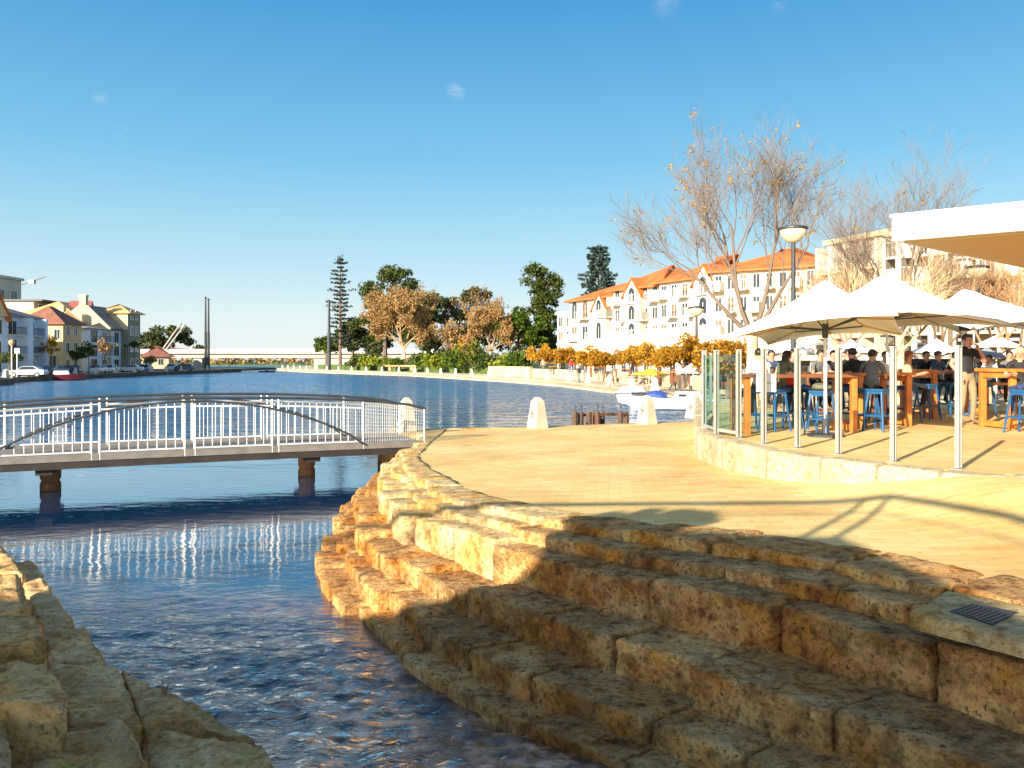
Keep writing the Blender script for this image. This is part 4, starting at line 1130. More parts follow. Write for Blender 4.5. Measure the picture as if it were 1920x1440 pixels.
# ------------------------------------------------------------ white bollards along the quays
def obelisk(name, label, base, h, w, mark=True, group=None, m='bollard', rz=.62):
    t = thing(name, label, 'bollard', tuple(base), rz, group); b = V(base)
    mb = MB(); mb.box((b.x, b.y, b.z+h*.44), (w, w, h*.88), rz, .6); 
    k = w*.6/2; ca, sa = cos(rz), sin(rz)
    vs = [(b.x+(x*ca-y*sa)*k, b.y+(x*sa+y*ca)*k, b.z+h*.88) for x, y in ((-1, -1), (1, -1), (1, 1), (-1, 1))]+[(b.x+(x*ca-y*sa)*k*.4, b.y+(x*sa+y*ca)*k*.4, b.z+h) for x, y in ((-1, -1), (1, -1), (1, 1), (-1, 1))]
    mb.add(vs, [(4, 5, 6, 7), (0, 1, 5, 4), (1, 2, 6, 5), (2, 3, 7, 6), (3, 0, 4, 7)])
    mb.build('shaft', M[m], t, bevel=.012 if mark else 0)
    if mark:
        mb = MB()
        for dz_, sw in ((.0, .5), (.1, .42)):
            # small worn crest of two rings, proud of the left face
            zc = h*.42+dz_; off = -(w/2)*(1-.4*zc/(h*.88))-.004
            for i in range(10):
                a0, a1 = 2*pi*i/10, 2*pi*(i+1)/10
                def pt(a, r): 
                    x, y, z = off-.012+(r*sin(a))*.0, r*cos(a)*.06, zc+r*sin(a)*.045
                    x = -(w/2)*(1-.4*z/(h*.88))-.006
                    return (b.x+x*ca-y*sa, b.y+x*sa+y*ca, b.z+z)
                mb.tube([pt(a0, 1), pt(a1, 1)], .015, 4)
        mb.build('carved_mark', M['dark_steel'], t)
    return t
for u, v, lab, hh in ((1008, 803, 'tall tapering white stone bollard standing alone on the plaza edge left of the timber piles', .90), (1213, 795, 'tapering white stone bollard on the plaza edge in front of the white motorboats', .86), (1302, 784, 'tapering white stone bollard just left of the glass terrace screen', .80)):
    obelisk('stone_bollard', lab, PL(u, v), hh, .46, group='stone bollards on the plaza edge')
obelisk('stone_bollard', 'tapering white stone bollard seen through the mesh at the right end of the footbridge', V((-2.95, 22.4, -.40)), .95, .42, group='stone bollards on the plaza edge')
mb = MB(); mb.prism([(-3.5, 21.8), (-2.3, 21.8), (-2.3, 23.6), (-3.5, 23.6)], -1.6, -.405); tag(mb.build('plaza_corner', M['stone_pale']), kind='structure')
src = None
def along(pts, step, start=0):
    out = []; acc = start
    for p, q in zip(pts, pts[1:]):
        p, q = V(p), V(q); L = (q-p).length
        while acc < L: out.append(p+(q-p)*(acc/L)); acc += step
        acc -= L
    return out
for i, p in enumerate(along([(x+.6, y+.6) for x, y in RQ[1:10]], 6.6, 2)):
    loc = (p.x, p.y, RZ+.10)
    if src is None: src = obelisk('quay_bollard', 'small white bollard on the far right quay edge', loc, .95, .5, False, 'small white bollards on the far right quay edge', 'white_wall')
    else: dup(src, loc, .1)
src = None
for i, p in enumerate(along([(-56.2, 84), (-58.3, 92), (-61.9, 98), (-64.2, 120), (-64.6, 150), (-64.2, 184)], 6.5, 2)):
    loc = (p.x, p.y, LQ+.12)
    if src is None: src = obelisk('quay_bollard', 'small white bollard along the left quay edge', loc, 1.0, .5, False, 'small white bollards along the left quay edge', 'white_wall')
    else: dup(src, loc, .1)
# ------------------------------------------------------------ hotel with orange roofs
def hotel():
    def seg(name, label, cat, ua, da, ub, db, veave_a, depth, roofh, roofm, floors, bays, gab=None, rn=None, z0=.05, wallm='white_wall', balc=True, arch=False, ridge=None, over=.7):
        p, q = P(ua, HOR, da), P(ub, HOR, db)
        r = thing(name, label, cat, (p.x, p.y, z0)); f = Facade(r, (p.x, p.y), (q.x, q.y), z0)
        H = zv(veave_a, (da+db)/2)-z0
        walls(r, f, depth, H, wallm)
        if roofh: hip_roof(r, f, depth, H, roofh, over, roofm, ridge)
        else:
            mb = MB(); f.slab(mb, -.25, f.L+.25, .25, -depth-.25, H+.002, H+.45); mb.build('parapet', M[wallm], r)
        fh = (H-4.0)/floors; bw = f.L/bays
        mb = MB(); f.slab(mb, 0, f.L, .01, .22, 3.75, 4.05); mb.build('string_course', M['white'], r)
        for k in range(floors):
            for b in range(bays):
                a = bw*(b+.5); z = 4.4+k*fh
                f.window(a, z, min(1.7, bw*.5), fh*.62, pane='pane' if (b*3+k) % 4 else 'pane_warm', arch=arch and k == floors-1)
                if balc and (b+k) % 2 == 0: f.balcony(a-bw*.42, a+bw*.42, z-.1, 1.2, 'steel' if b % 2 else 'white', solid=(b % 3 == 0))
        for b in range(bays):
            f.window(bw*(b+.5), .2, min(2.2, bw*.6), 2.2, arch=True, pane='pane_warm' if b % 2 else 'pane')
        if gab:
            for a0, a1, dz in gab:
                mb = MB(); f.slab(mb, a0, a1, .02, .8, 4.1, H+dz); mb.build('bay', M[wallm], r)
                gable_wall(r, f, a0, a1, .8, H+dz, 1.9, wallm, .5); gable_roof(r, f, a0, a1, -4, 1.0, H+dz, 2.0, 'tile', .35)
                ff = Facade(r, tuple(f.q(0, .8, 0))[:2], tuple(f.q(f.L, .8, 0))[:2], z0)
                for k in range(floors): ff.window((a0+a1)/2, 4.4+k*fh, 1.2, fh*.55, arch=True)
        return r, f, H
    r, f, H = seg('hotel_wing', 'low white end wing of the hotel with narrow dark slit windows', 'hotel wing', 1045, 119, 1074, 117, 590, 8, 0, None, 2, 2, balc=False)
    seg('hotel_wing', 'white hotel wing with a low orange hip roof nearest the tall dark tree', 'hotel wing', 1068, 116, 1152, 106, 560, 11, 2.4, 'tile', 2, 4, gab=[(7.2, 10.4, -1.6)], arch=True)
    seg('hotel_wing', 'white hotel wing with steep orange roof and small gable above three tiers of balconies', 'hotel wing', 1150, 105, 1238, 97, 540, 12, 3.3, 'tile', 3, 5, gab=[(3.2, 6.4, -.9)], arch=True, ridge=5)
    seg('hotel_wing', 'white hotel wing with broad orange hip roof just left of the large bare tree', 'hotel wing', 1236, 96, 1338, 88, 524, 13, 3.2, 'tile', 3, 5, gab=[(6.8, 10, -.8)])
    seg('hotel_wing', 'long pale hotel wing whose orange roof runs behind the large tree and tall lamp', 'hotel wing', 1336, 87, 1560, 80, 503, 14, 2.9, 'tile', 3, 9, wallm='cream_wall')
    # podium terrace with arched openings
    t = thing('hotel_podium', 'long white curved podium terrace with arched openings below the hotel balconies', 'podium', (9, 108, .05))
    pts = [P(1047, HOR, 114), P(1110, HOR, 103), P(1180, HOR, 90), P(1250, HOR, 79), P(1330, HOR, 69)]
    tops = [2.9, 3.2, 3.5, 3.75, 3.9]
    for i, (p, q) in enumerate(zip(pts, pts[1:])):
        f = Facade(t, (p.x, p.y), (q.x, q.y), .05)
        mb = MB(); f.slab(mb, 0, f.L, 0, -6, 0, tops[i]); mb.build('wall', M['white_wall'], t)
        mb = MB(); f.slab(mb, 0, f.L, .1, -.3, tops[i]+.002, tops[i]+.9); mb.build('balustrade', M['white_wall'], t)
        n = int(f.L/3.2)
        for k in range(n): f.window(f.L*(k+.5)/n, .05, 1.6, 1.5, pane='pane', arch=True)
hotel()
def back_building():
    # cream modern building behind the terrace
    specs = [('cream_building', 'cream four storey building with recessed balconies behind the bare trees, right of the orange roofs', 1556, 66, 1672, 60, 452, 3, 4, 'cream_wall'),
             ('cream_building', 'tallest pale cream block with white columns just left of the overhanging canopy', 1670, 58, 1790, 55, 440, 4, 4, 'white_wall'),
             ('cream_building', 'cream block with wide shaded balconies under the overhanging canopy at the right edge', 1788, 54, 2060, 50, 470, 3, 6, 'cream_wall')]
    for name, lab, ua, da, ub, db, ve, fl, bays, wm in specs:
        p, q = P(ua, HOR, da), P(ub, HOR, db)
        r = thing(name, lab, 'building', (p.x, p.y, .05)); f = Facade(r, (p.x, p.y), (q.x, q.y), .05)
        H = zv(ve, (da+db)/2)
        walls(r, f, 12, H, wm)
        mb = MB(); f.slab(mb, -.3, f.L+.3, .5, -12.3, H+.002, H+.4); mb.build('roof', M['cream_wall'], r)
        fh = (H-3.2)/fl; bw = f.L/bays
        for k in range(fl):
            for b in range(bays):
                a = bw*(b+.5)
                f.window(a, 3.5+k*fh, bw*.62, fh*.66, pane='pane' if (k+b) % 3 else 'pane_warm', mull=2)
                f.balcony(a-bw*.44, a+bw*.44, 3.42+k*fh, 1.4, 'steel', wm, solid=(k+b) % 2 == 0)
        for b in range(bays+1):
            mb = MB(); f.slab(mb, max(0, bw*b-.18), min(f.L, bw*b+.18), .01, 1.5, 0, H-.3); mb.build('column', M['white_wall'], r)
        for b in range(bays):
            f.window(bw*(b+.5), .1, bw*.75, 2.4, 'dark_steel', 'pane', mull=2)
        for b in range(0, bays, 1):
            if b % 2 == 0:
                mb = MB(); f.slab(mb, bw*b+.3, bw*(b+1)-.3, .02, 2.4, 2.75, 2.95); mb.build('awning', M['canvas_grey'], r)
back_building()
# ------------------------------------------------------------ trees of the peninsula
LW = .3
def gp(u, d, z=LW): p = P(u, HOR, d); return (p.x, p.y, z)
def hgt(v, d): return zv(v, d)-LW
pine('norfolk_pine', 'thin sparse norfolk pine rising on the left of the wood above the dark pole', gp(638, 176), hgt(480, 176), 4.6, 3, 22, 1.5, .2, gap=.35)
pine('norfolk_pine', 'dense layered norfolk pine behind the hotel roofs', gp(1122, 150), hgt(462, 150), 6.4, 4, 20, 2.3, .42)
d = 176
leafy('fig_tree', 'large dark evergreen with a broad flat top behind the brown tree', gp(722, d), 9, [(2, 0, hgt(515, d), 5.4, 5, 2.2), (-3, 0, hgt(550, d), 4.0, 5, 3.2), (-2, 0, hgt(590, d), 5.5, 5, 4.4), (6, 0, hgt(560, d), 4.5, 5, 4.0), (-4, 2, hgt(630, d), 6, 5, 4), (5, 2, hgt(620, d), 6, 5, 4)], M['leaf_dark'], M['bark'], 11, 15000, .5, 90, 1.7, trad=.5)
leafy('wood_edge_tree', 'low rounded green tree at the left end of the wood behind the dark pole', gp(612, 182), 4, [(0, 0, hgt(640, 182), 3.4, 3, 3.2), (4, 0, hgt(632, 182), 3.4, 3, 4)], M['leaf_mid'], M['bark'], 12, 3600, .5, 24, 1.3, trad=.3)
leafy('wood_edge_tree', 'dark green bushy tree below the sparse norfolk pine', gp(662, 178), 4, [(0, 0, hgt(628, 178), 4.2, 3, 4.4), (5, 0, hgt(640, 178), 4, 3, 3.4)], M['leaf_gum'], M['bark'], 13, 4200, .5, 26, 1.4, trad=.3)
PB = dict(wob=.16, up=.05, depth=4, rmin=.03, lv=[(5, .72, .9), (5, .62, .9), (5, .55, 1.0), (4, .5, 1.0)])
d = 150
bare('plane_tree', 'big tan brown plane tree with pale forked trunk in the middle of the peninsula', gp(757, d), hgt(535, d), 21, PB, M['bark_pale'], M['twig_tan'], M['leaf_tan'], 9000, .30, .24,
     [((-.5, 0, 1), 5.6), ((.4, .2, 1), 5.6), ((.05, -.3, 1), 6.0), ((-.9, .2, .7), 4.2), ((.8, -.2, .75), 4.0)], trad=.38)
d = 140
bare('plane_tree', 'smaller tan plane tree with a pale trunk to the right of the dark gum trees', gp(920, d), hgt(566, d), 22, PB, M['bark_pale'], M['twig_tan'], M['leaf_tan'], 6000, .28, .24,
     [((-.5, 0, 1), 3.7), ((.5, .2, 1), 3.7), ((0, -.3, 1), 4.0), ((.8, .1, .6), 2.7), ((-.8, .1, .6), 2.7)], trad=.26)
d = 160
leafy('gum_tree', 'tall dark gum tree with bare lower trunk and ragged crown between two tan trees', gp(860, d), 8.5, [(-2.5, 0, hgt(568, d), 4.2, 4, 2.3), (2.2, 0, hgt(556, d), 3.8, 4, 2.2), (-3.6, 0, hgt(598, d), 2.6, 3, 1.8), (1.5, 0, hgt(590, d), 3.2, 3, 2.0)], M['leaf_gum'], M['bark'], 23, 4600, .42, 34, 1.1, trad=.32)
bare('bare_tree', 'greyish bare crowned tree behind the gum tree', gp(892, 158), hgt(548, 158), 25, PB, M['bark'], M['twig'], M['leaf_tan'], 500, .4, .4, [((-.5, 0, 1), 5.2), ((.4, .2, 1), 5.4), ((.8, 0, .7), 4.4)], trad=.25)
d = 156
bare('bare_tree', 'small purple brown bare tree in front of the gum trunk', gp(838, 148), hgt(612, 148), 24, PB, M['bark'], M['twig'], M['leaf_tan'], 500, .4, .2, [((-.5, 0, 1), 3.4), ((.5, .2, 1), 3.4), ((0, .3, 1), 3.2)], trad=.18)
d = 150
leafy('bunya_tree', 'tall dark domed tree standing just left of the hotel', gp(1015, d), 10, [(0, 0, hgt(512, d), 2.6, 3, 1.9), (0, 0, hgt(533, d), 3.8, 4, 2.6), (.1, 0, hgt(560, d), 3.4, 4, 2.8), (.4, 0, hgt(585, d), 2.9, 4, 3.0), (.6, 0, hgt(615, d), 3.4, 4, 3.4), (1.2, 0, hgt(642, d), 3.6, 4, 2.6)], M['leaf_dark'], M['bark'], 26, 16000, .40, 150, 1.25, trad=.35, hollow=.2)
d = 170
leafy('background_tree', 'dark evergreen mass behind the gum tree and the smaller tan tree', gp(880, d), 5, [(-7, 0, hgt(640, d), 4, 4, 3), (0, 0, hgt(622, d), 5, 4, 4), (7, 0, hgt(615, d), 5, 4, 5), (12, 0, hgt(630, d), 4, 4, 4)], M['leaf_gum'], M['bark'], 28, 8000, .5, 60, 1.4, trad=.3)
leafy('background_tree', 'green tree behind the right side of the big tan plane tree', gp(806, d), 5, [(0, 0, hgt(585, d), 3.4, 4, 4), (-2, 0, hgt(625, d), 4.4, 4, 4)], M['leaf_dark'], M['bark'], 29, 5000, .5, 40, 1.3, trad=.3)
d = 142
leafy('round_tree', 'broad rounded green tree below the tall domed tree', gp(972, d), 4.5, [(0, 0, hgt(606, d), 4.4, 4, 3.2), (2, 0, hgt(628, d), 4.6, 4, 3.2), (-3, 0, hgt(625, d), 2.6, 3, 2.6)], M['leaf_mid'], M['bark'], 27, 6500, .42, 50, 1.2, trad=.35)
# left shore trees
d = 226
leafy('gum_tree', 'spreading olive gum tree behind the left end of the far bridge', gp(318, d, LQ), 6, [(-4, 0, hgt(636, d), 7, 5, 3.6), (3, 0, hgt(622, d), 4.6, 5, 3.0), (-9, 0, hgt(622, d), 4.5, 5, 2.4), (9, 0, hgt(650, d), 3, 3, 2.2)], M['leaf_gum'], M['bark'], 31, 6000, .65, 50, 1.6, trad=.4)
for i, (u, d, v0, lm, lab) in enumerate(((96, 119, 628, 'leaf_yel', 'small yellowing street tree before the lit side wall of the ochre house'), (142, 122, 650, 'leaf_gum', 'small dark street tree at the right corner of the ochre house'), (166, 126, 640, 'leaf_dark', 'dark conical street tree between the ochre house and the row house'), (196, 132, 634, 'leaf_tan', 'pinkish tan street tree in front of the row house balconies'), (252, 146, 628, 'leaf_gum', 'thin creeper covered street tree at the foot of the olive tower'), (283, 160, 668, 'leaf_tan', 'low brown shrub like tree right of the olive tower'), (18, 106, 655, 'leaf_dark', 'small dark tree before the maroon door at the far left'))):
    h = zv(v0, d)-LQ; x = P(u, HOR, d).x
    leafy('street_tree', lab, (x, d, LQ), h*.45, [(0, 0, h*.74, 1.7, 1.6, h*.24)], M[lm], M['bark'], 60+i, 420, .34, 12, .6, trad=.1)
for i, (u, d, vt) in enumerate(((22, 94, 640), (32, 99, 652))):
    x = P(u, HOR, d).x; h = zv(vt, d)-LQ
    t = thing('flag_banner' if i == 0 else 'street_lamp', ('slim pale lamp post with a pink lantern on the grass bank at the far left', 'slim pale post with a small white sign beside the pink lantern at the far left')[i], 'lamp post' if i == 0 else 'sign post', (x, d, LQ))
    t.name = ('street_lamp', 'sign_post')[i]
    mb = MB(); mb.tube([V((x, d, LQ)), V((x, d, LQ+h*.9))], .07, 6); mb.build('post', M['white'], t)
    mb = MB(); mb.lathe((x, d, LQ+h*.88), [(.15, 0), (.35, .35), (.3, .6), (.05, .75)], 8) if i == 0 else mb.box((x, d, LQ+h*.9), (.6, .06, .6)); mb.build(('lantern', 'sign_panel')[i], M['peach'] if i == 0 else M['white'], t)
# shrubs on the peninsula
for i, (u, d, v, w, hh, lm, lab) in enumerate((
    (668, 168, 0, 3.0, 1.9, 'leaf_dark', 'dark green shrub right of the bridge abutment'), (688, 162, 0, 3.0, 1.7, 'leaf_lime', 'lime green mound of ground cover left of the tan plane tree'),
    (716, 156, 0, 3.2, 1.9, 'leaf_lime', 'wide lime green shrub under the tan plane tree'), (742, 150, 0, 2.2, 1.5, 'leaf_mid', 'low mid green shrub at the foot of the tan plane tree'),
    (790, 143, 0, 3.0, 2.4, 'leaf_mid', 'mid green shrub right of the tan plane tree trunk'), (818, 138, 0, 2.8, 2.3, 'leaf_lime', 'yellow green shrub beside the quay bollards'),
    (846, 136, 0, 3.2, 3.2, 'leaf_mid', 'tall mid green shrub below the gum trunk'), (872, 140, 0, 3.0, 4.6, 'leaf_yel', 'orange yellow bush in the middle of the shrubbery'),
    (890, 132, 0, 3.4, 3.6, 'leaf_mid', 'dense green shrub in front of the orange bush'), (915, 132, 0, 3.0, 3.0, 'leaf_dark', 'dark shrub at the foot of the smaller tan tree'),
    (948, 128, 0, 2.8, 2.2, 'leaf_lime', 'yellow green hedge mound above the low cream wall'), (976, 124, 0, 2.8, 2.4, 'leaf_mid', 'green shrub between the hedge mound and the golden trees'),
    (700, 172, 0, 3.4, 3.0, 'leaf_dark', 'dark shrub behind the lime green mound'), (800, 160, 0, 4, 3.0, 'leaf_dark', 'dark shrub in the shade behind the bridge end'), (860, 150, 0, 4.5, 3.6, 'leaf_dark', 'dark shrub mass behind the orange bush'))):
    shrub(lab, gp(u, d, .3), (w, w, hh), M[lm], 80+i, 420, .5, group='shrubs on the peninsula')
# round plant bed wall near the tan tree
t = thing('stone_bench', 'long flat stone bench slab on the quay below the tan plane tree', 'bench', (P(752, HOR, 143).x, 143, -.3))
p = P(752, 688, 143); mb = MB(); mb.box((p.x, p.y, .55), (5.6, 1.2, .25)); mb.build('seat', M['quay'], t)
for x in (-2, 2): mb = MB(); mb.box((p.x+x, p.y, .06), (.5, .9, .72)); mb.build('leg', M['quay'], t)
# golden trees along the promenade
for i, (u, d, vt, w, lab) in enumerate((
    (1018, 108, 640, 2.5, 'golden orange tree at the left end of the promenade row'), (1042, 102, 650, 1.9, 'small golden tree second from the left of the promenade row'),
    (1068, 96, 650, 1.9, 'golden tree third from the left of the promenade row'), (1108, 86, 650, 2.1, 'golden tree in front of the podium arches, fourth from the left'),
    (1132, 82, 654, 1.4, 'narrow orange tree before the white podium pillar'), (1192, 66, 640, 1.9, 'bushy golden tree with a dark trunk behind the moored boats'),
    (1236, 60, 634, 2.1, 'wide golden tree right of the bushy one behind the boats'), (1282, 52, 628, 1.75, 'golden brown tree left of the glass terrace screen'),
    (1364, 38, 630, 1.25, 'small golden green tree seen above the left end of the terrace screen'))):
    z0 = .05 if u > 1035 else -.2; h = zv(vt, d)-z0
    leafy('golden_tree', lab, gp(u, d, z0), h*.4, [(0, 0, h*.66, w*1.12, w*.9, h*.33), (w*.3, .2, h*.6, w*.9, w*.7, h*.28), (-w*.4, .2, h*.55, w*.8, w*.7, h*.24)], M['leaf_gold' if i % 3 else 'leaf_yel'], M['bark'], 120+i, 4200, .20 if d > 70 else .15, 60, .45, 'golden trees along the promenade', .12)
# ------------------------------------------------------------ bare plane trees by the terrace
PP = dict(wob=.13, up=.10, depth=5, rmin=.006, lv=[(6, .62, .75), (6, .62, .75), (6, .55, .8), (5, .5, .8), (3, .45, .8)])
PP4 = dict(wob=.10, up=.13, depth=4, rmin=.0045, rf=.5, lv=[(5, .62, .75), (6, .6, .75), (6, .58, .8), (5, .55, .8)], r0=.42)
d = 22
bare('plane_tree', 'large bare plane tree with cream trunk and few yellow leaves behind the nearest umbrella', gp(1411, d, -.15), 9, 51, PP4, M['bark_pale'], M['twig'], M['leaf_yel'], 1200, .055, .27,
     [((-.50, -.1, 1), 3.1), ((.16, -.2, 1), 3.3), ((.55, .1, 1), 3.0), ((-.1, .4, 1), 3.3), ((-.9, .2, .8), 2.6)], trad=.17, clus=115)
d = 29
bare('plane_tree', 'second bare plane tree with pinkish twigs to the right of the lamp post', gp(1688, d, .1), 9, 58, PP4, M['bark_pale'], M['twig'], M['leaf_yel'], 40, .1, .27,
     [((-.5, -.1, 1), 3.3), ((.15, -.2, 1), 3.6), ((.4, .1, 1), 3.2), ((-.2, .4, 1), 3.3), ((-.9, .2, .7), 2.6), ((.8, .1, .8), 2.2)], trad=.16, clus=5)
d = 30
bare('plane_tree', 'bare plane tree with tangled tan branches under the overhanging canopy at the right', gp(1850, d, .1), 7, 53, PP4, M['bark_pale'], M['twig_tan'], M['leaf_tan'], 160, .1, .25,
     [((-.8, -.1, .7), 2.1), ((.25, -.2, .8), 1.8), ((.8, .1, .6), 2.0), ((-.2, .4, 1), 1.7)], trad=.15, clus=12)
for uu, dd, hh, ss, lb2 in ((1592, 42, 8.5, 61, 'far bare tan tree before the cream building, just right of the tall lamp'), (1766, 40, 8.0, 62, 'far bare tan tree between the largest umbrella peak and the canopy corner'), (1905, 34, 6.5, 63, 'bare tan tree at the right edge beneath the canopy soffit')):
    bare('bare_tree', lb2, gp(uu, dd, .05), hh, ss, dict(PP4, rmin=.009), M['bark'], M['twig_tan'], M['leaf_tan'], 260, .12, .25,
     [((-.6, -.1, .9), 2.6), ((.25, -.2, 1), 2.6), ((.8, .1, .8), 2.5), ((-.1, .4, 1), 2.4), ((-.9, 0, .5), 2.2)], trad=.17, clus=18)
bare('plane_tree', 'low bare plane tree with crooked limbs seen between the first two umbrella poles', gp(1668, 21, .3), 4.5, 54, dict(PP4, depth=3), M['bark_pale'], M['bark_pale'], None, 0, .1, .3,
     [((-.5, -.1, .8), 1.6), ((.55, -.2, .9), 1.7), ((.9, .3, .5), 1.5)], trad=.13)
# ------------------------------------------------------------ boats and piles in the basin
M['hull_white'] = mat('white_gelcoat', (.80, .80, .78), .3, .03, 1)
M['blue_cover'] = mat('blue_boat_cover', (.03, .07, .30), .7, .1, 2)
def boats():
    c = G(1186, 757, WZ); L, B, H = 5.6, 2.2, .72; rz = radians(-100)
    t = thing('motorboat', 'white motorboat with a curved dark bimini top moored behind the plaza edge', 'boat', tuple(c), rz, 'white boats moored in the basin')
    mb = MB(); hull(mb, c, L, B, H, rz); mb.build('hull', M['hull_white'], t)
    f = V((cos(rz), sin(rz), 0)); s = V((-f.y, f.x, 0))
    for L_, B_, c_ in ((5.6, 2.2, c),):
        for sg in (-1, 1):
            mb = MB(); mb.tube([c_+f*((i/10-.5)*L_)+s*sg*(B_/2*(1-max(0, (i/10-.45)/.55)**2.2)+.02)+V((0, 0, .72*(1+.25*(i/10)**2)-.14)) for i in range(11)], .035, 6); mb.build('rub_rail', M['car_navy'], t)
    mb = MB(); mb.box(tuple(c+f*.6+V((0, 0, .98))), (1.9, 1.6, .30), rz, .75); mb.build('cabin', M['hull_white'], t)
    mb = MB()
    for k in (-1, 1): mb.box(tuple(c+f*.5+s*k*.70+V((0, 0, .98))), (1.2, .06, .13), rz)
    mb.build('cabin_window', M['pane'], t)
    mb = MB()
    for k in (-1, 1):
        for x in (-1.4, .5): mb.tube([c+f*x+s*k*.95+V((0, 0, .9)), c+f*(x*.6-.2)+s*k*.9+V((0, 0, 1.58))], .025, 6)
    mb.build('frame', M['steel'], t)
    mb = MB(); n = 8; rows = []
    for x in (-1.6, -.6, .4, .9):
        rows.append([c+f*x+s*(1.05*cos(pi*i/n))+V((0, 0, 1.52+.28*sin(pi*i/n)**.7-.04*abs(x))) for i in range(n+1)])
    vs = [p for r in rows for p in r]; vs += [p+V((0, 0, -.13)) for p in vs]; k = len(rows)*(n+1)
    fs = [(r*(n+1)+i, r*(n+1)+i+1, (r+1)*(n+1)+i+1, (r+1)*(n+1)+i) for r in range(len(rows)-1) for i in range(n)]
    fs += [tuple(k+i for i in reversed(q)) for q in fs]
    mb.add(vs, fs); mb.build('bimini_top', M['black'], t)
    mb = MB(); mb.box(tuple(c-f*3.3+V((0, 0, .55))), (.45, .5, .75), rz, .8); mb.build('outboard_motor', M['dark_steel'], t)
    mb = MB(); mb.tube([c+f*1.2+s*.95+V((0, 0, 1.3)), c+f*2.6+s*.4+V((0, 0, 1.45)), c+f*3.0+V((0, 0, 1.45)), c+f*2.6-s*.4+V((0, 0, 1.45)), c+f*1.2-s*.95+V((0, 0, 1.3))], .02, 6); mb.build('bow_rail', M['steel'], t)
    c = G(1262, 768, WZ); rz = radians(172); L, B, H = 4.6, 1.9, .6
    t = thing('motorboat', 'low white runabout with a bright blue cover moored beside the bimini boat', 'boat', tuple(c), rz, 'white boats moored in the basin')
    f = V((cos(rz), sin(rz), 0)); s = V((-f.y, f.x, 0))
    mb = MB(); hull(mb, c, L, B, H, rz); mb.build('hull', M['hull_white'], t)
    mb = MB(); mb.box(tuple(c-f*.8+V((0, 0, .82))), (1.5, 1.5, .38), rz, .8); mb.build('cabin', M['hull_white'], t)
    mb = MB()
    for k in (-1, 1):
        for x in (-1.1, -.45): mb.box(tuple(c+f*x+s*k*.70+V((0, 0, .82))), (.42, .06, .15), rz)
    mb.build('cabin_window', M['pane'], t)
    mb = MB(); mb.blob(tuple(c+f*.9+V((0, 0, .72))), (.62, .62, .34), 10, 6, .06); mb.build('cover', M['blue_cover'], t)
    mb = MB()
    for x in (-1.9, -1.2): mb.tube([c+f*x+s*.6+V((0, 0, .6)), c+f*x+s*.6+V((0, 0, 1.1))], .02, 5)
    mb.tube([c-f*1.9+s*.6+V((0, 0, 1.1)), c-f*1.2+s*.6+V((0, 0, 1.1))], .015, 5)
    mb.build('handrail', M['steel'], t)
    c = G(1222, 752, WZ+.05); 
boats()
pr = random.Random(9)
for i, (u, v, h) in enumerate(((1078, 790, .32), (1089, 790, .30), (1104, 789, .30), (1112, 789, .33), (1120, 788, .26), (1129, 787, .34), (1163, 786, .30), (1174, 786, .28))):
    p = P(u, HOR, 25.2+.15*i*(i % 2)); 
    t = thing('timber_pile', 'short dark timber mooring pile in the row behind the plaza edge', 'mooring pile', (p.x, p.y, WZ-.5), 0, 'short dark timber mooring piles')
    top = zv(772, p.y)
    mb = MB(); mb.lathe((p.x, p.y, WZ-.5), [(.09, 0), (.09, top-WZ+.46), (.07, top-WZ+.5)], 9); mb.build('shaft', M['pile'], t)
    if i in (1, 0, 4, 5, 6):
        mb = MB(); mb.tube([V((p.x+.02, p.y, top-.02)), V((p.x+.02, p.y, top+.24))], .012, 5); mb.blob((p.x+.02, p.y, top+.16), (.03, .03, .06), 6, 4); mb.build('iron_pin', M['dark_steel'], t)
t = thing('mooring_beam', 'low horizontal timber beam linking the dark mooring piles', 'beam', tuple(P(1100, 779, 25.4)))
mb = MB(); mb.bar(P(1074, 779, 25.5), P(1178, 776, 26.2), .1, .08); mb.build('beam', M['pile'], t)
# ------------------------------------------------------------ lamp posts
def lamp(label, u, d, z0, v_top, r, group=None):
    b = V((P(u, HOR, d).x, d, z0)); h = zv(v_top, d)-z0
    t = thing('street_lamp', label, 'lamp post', tuple(b), 0, group)
    mb = MB(); mb.lathe(tuple(b), [(r*.34, 0), (r*.34, .5), (r*.2, .55), (r*.17, h*.6), (r*.15, h-r*1.25)], 12); mb.build('post', M['dark_steel'], t)
    mb = MB(); mb.lathe((b.x, b.y, b.z+h-r*1.27), [(r*.2, 0), (r*.55, .18*r), (r*.85, .55*r), (r*.94, .93*r)], 20); mb.build('bowl', M['lampglass'], t, smooth=True)
    mb = MB(); mb.lathe((b.x, b.y, b.z+h-r*.335), [(r*.9, 0), (r*1.04, .02), (r*1.04, .18*r), (r*.8, .26*r), (r*.3, .34*r)], 20); mb.build('cap', M['dark_steel'], t)
    return t
M['lampglass'] = mat('cream_lamp_glass', (.62, .52, .33), .25, .05, 2)
lamp('tall black lamp post with a cream bowl lantern rising behind the umbrellas', 1487.5, 19.0, .3, 423, .33)
lamp('small bowl lamp on a dark post in front of the hotel', 1306, 62, .05, 574, .62)
lamp('black lamp post with a flat lantern behind the third umbrella', 1832, 33, .1, 497, .45)
lamp('pale lantern on a short dark post left of the second umbrella pole', 1662, 34, .1, 628, .33)
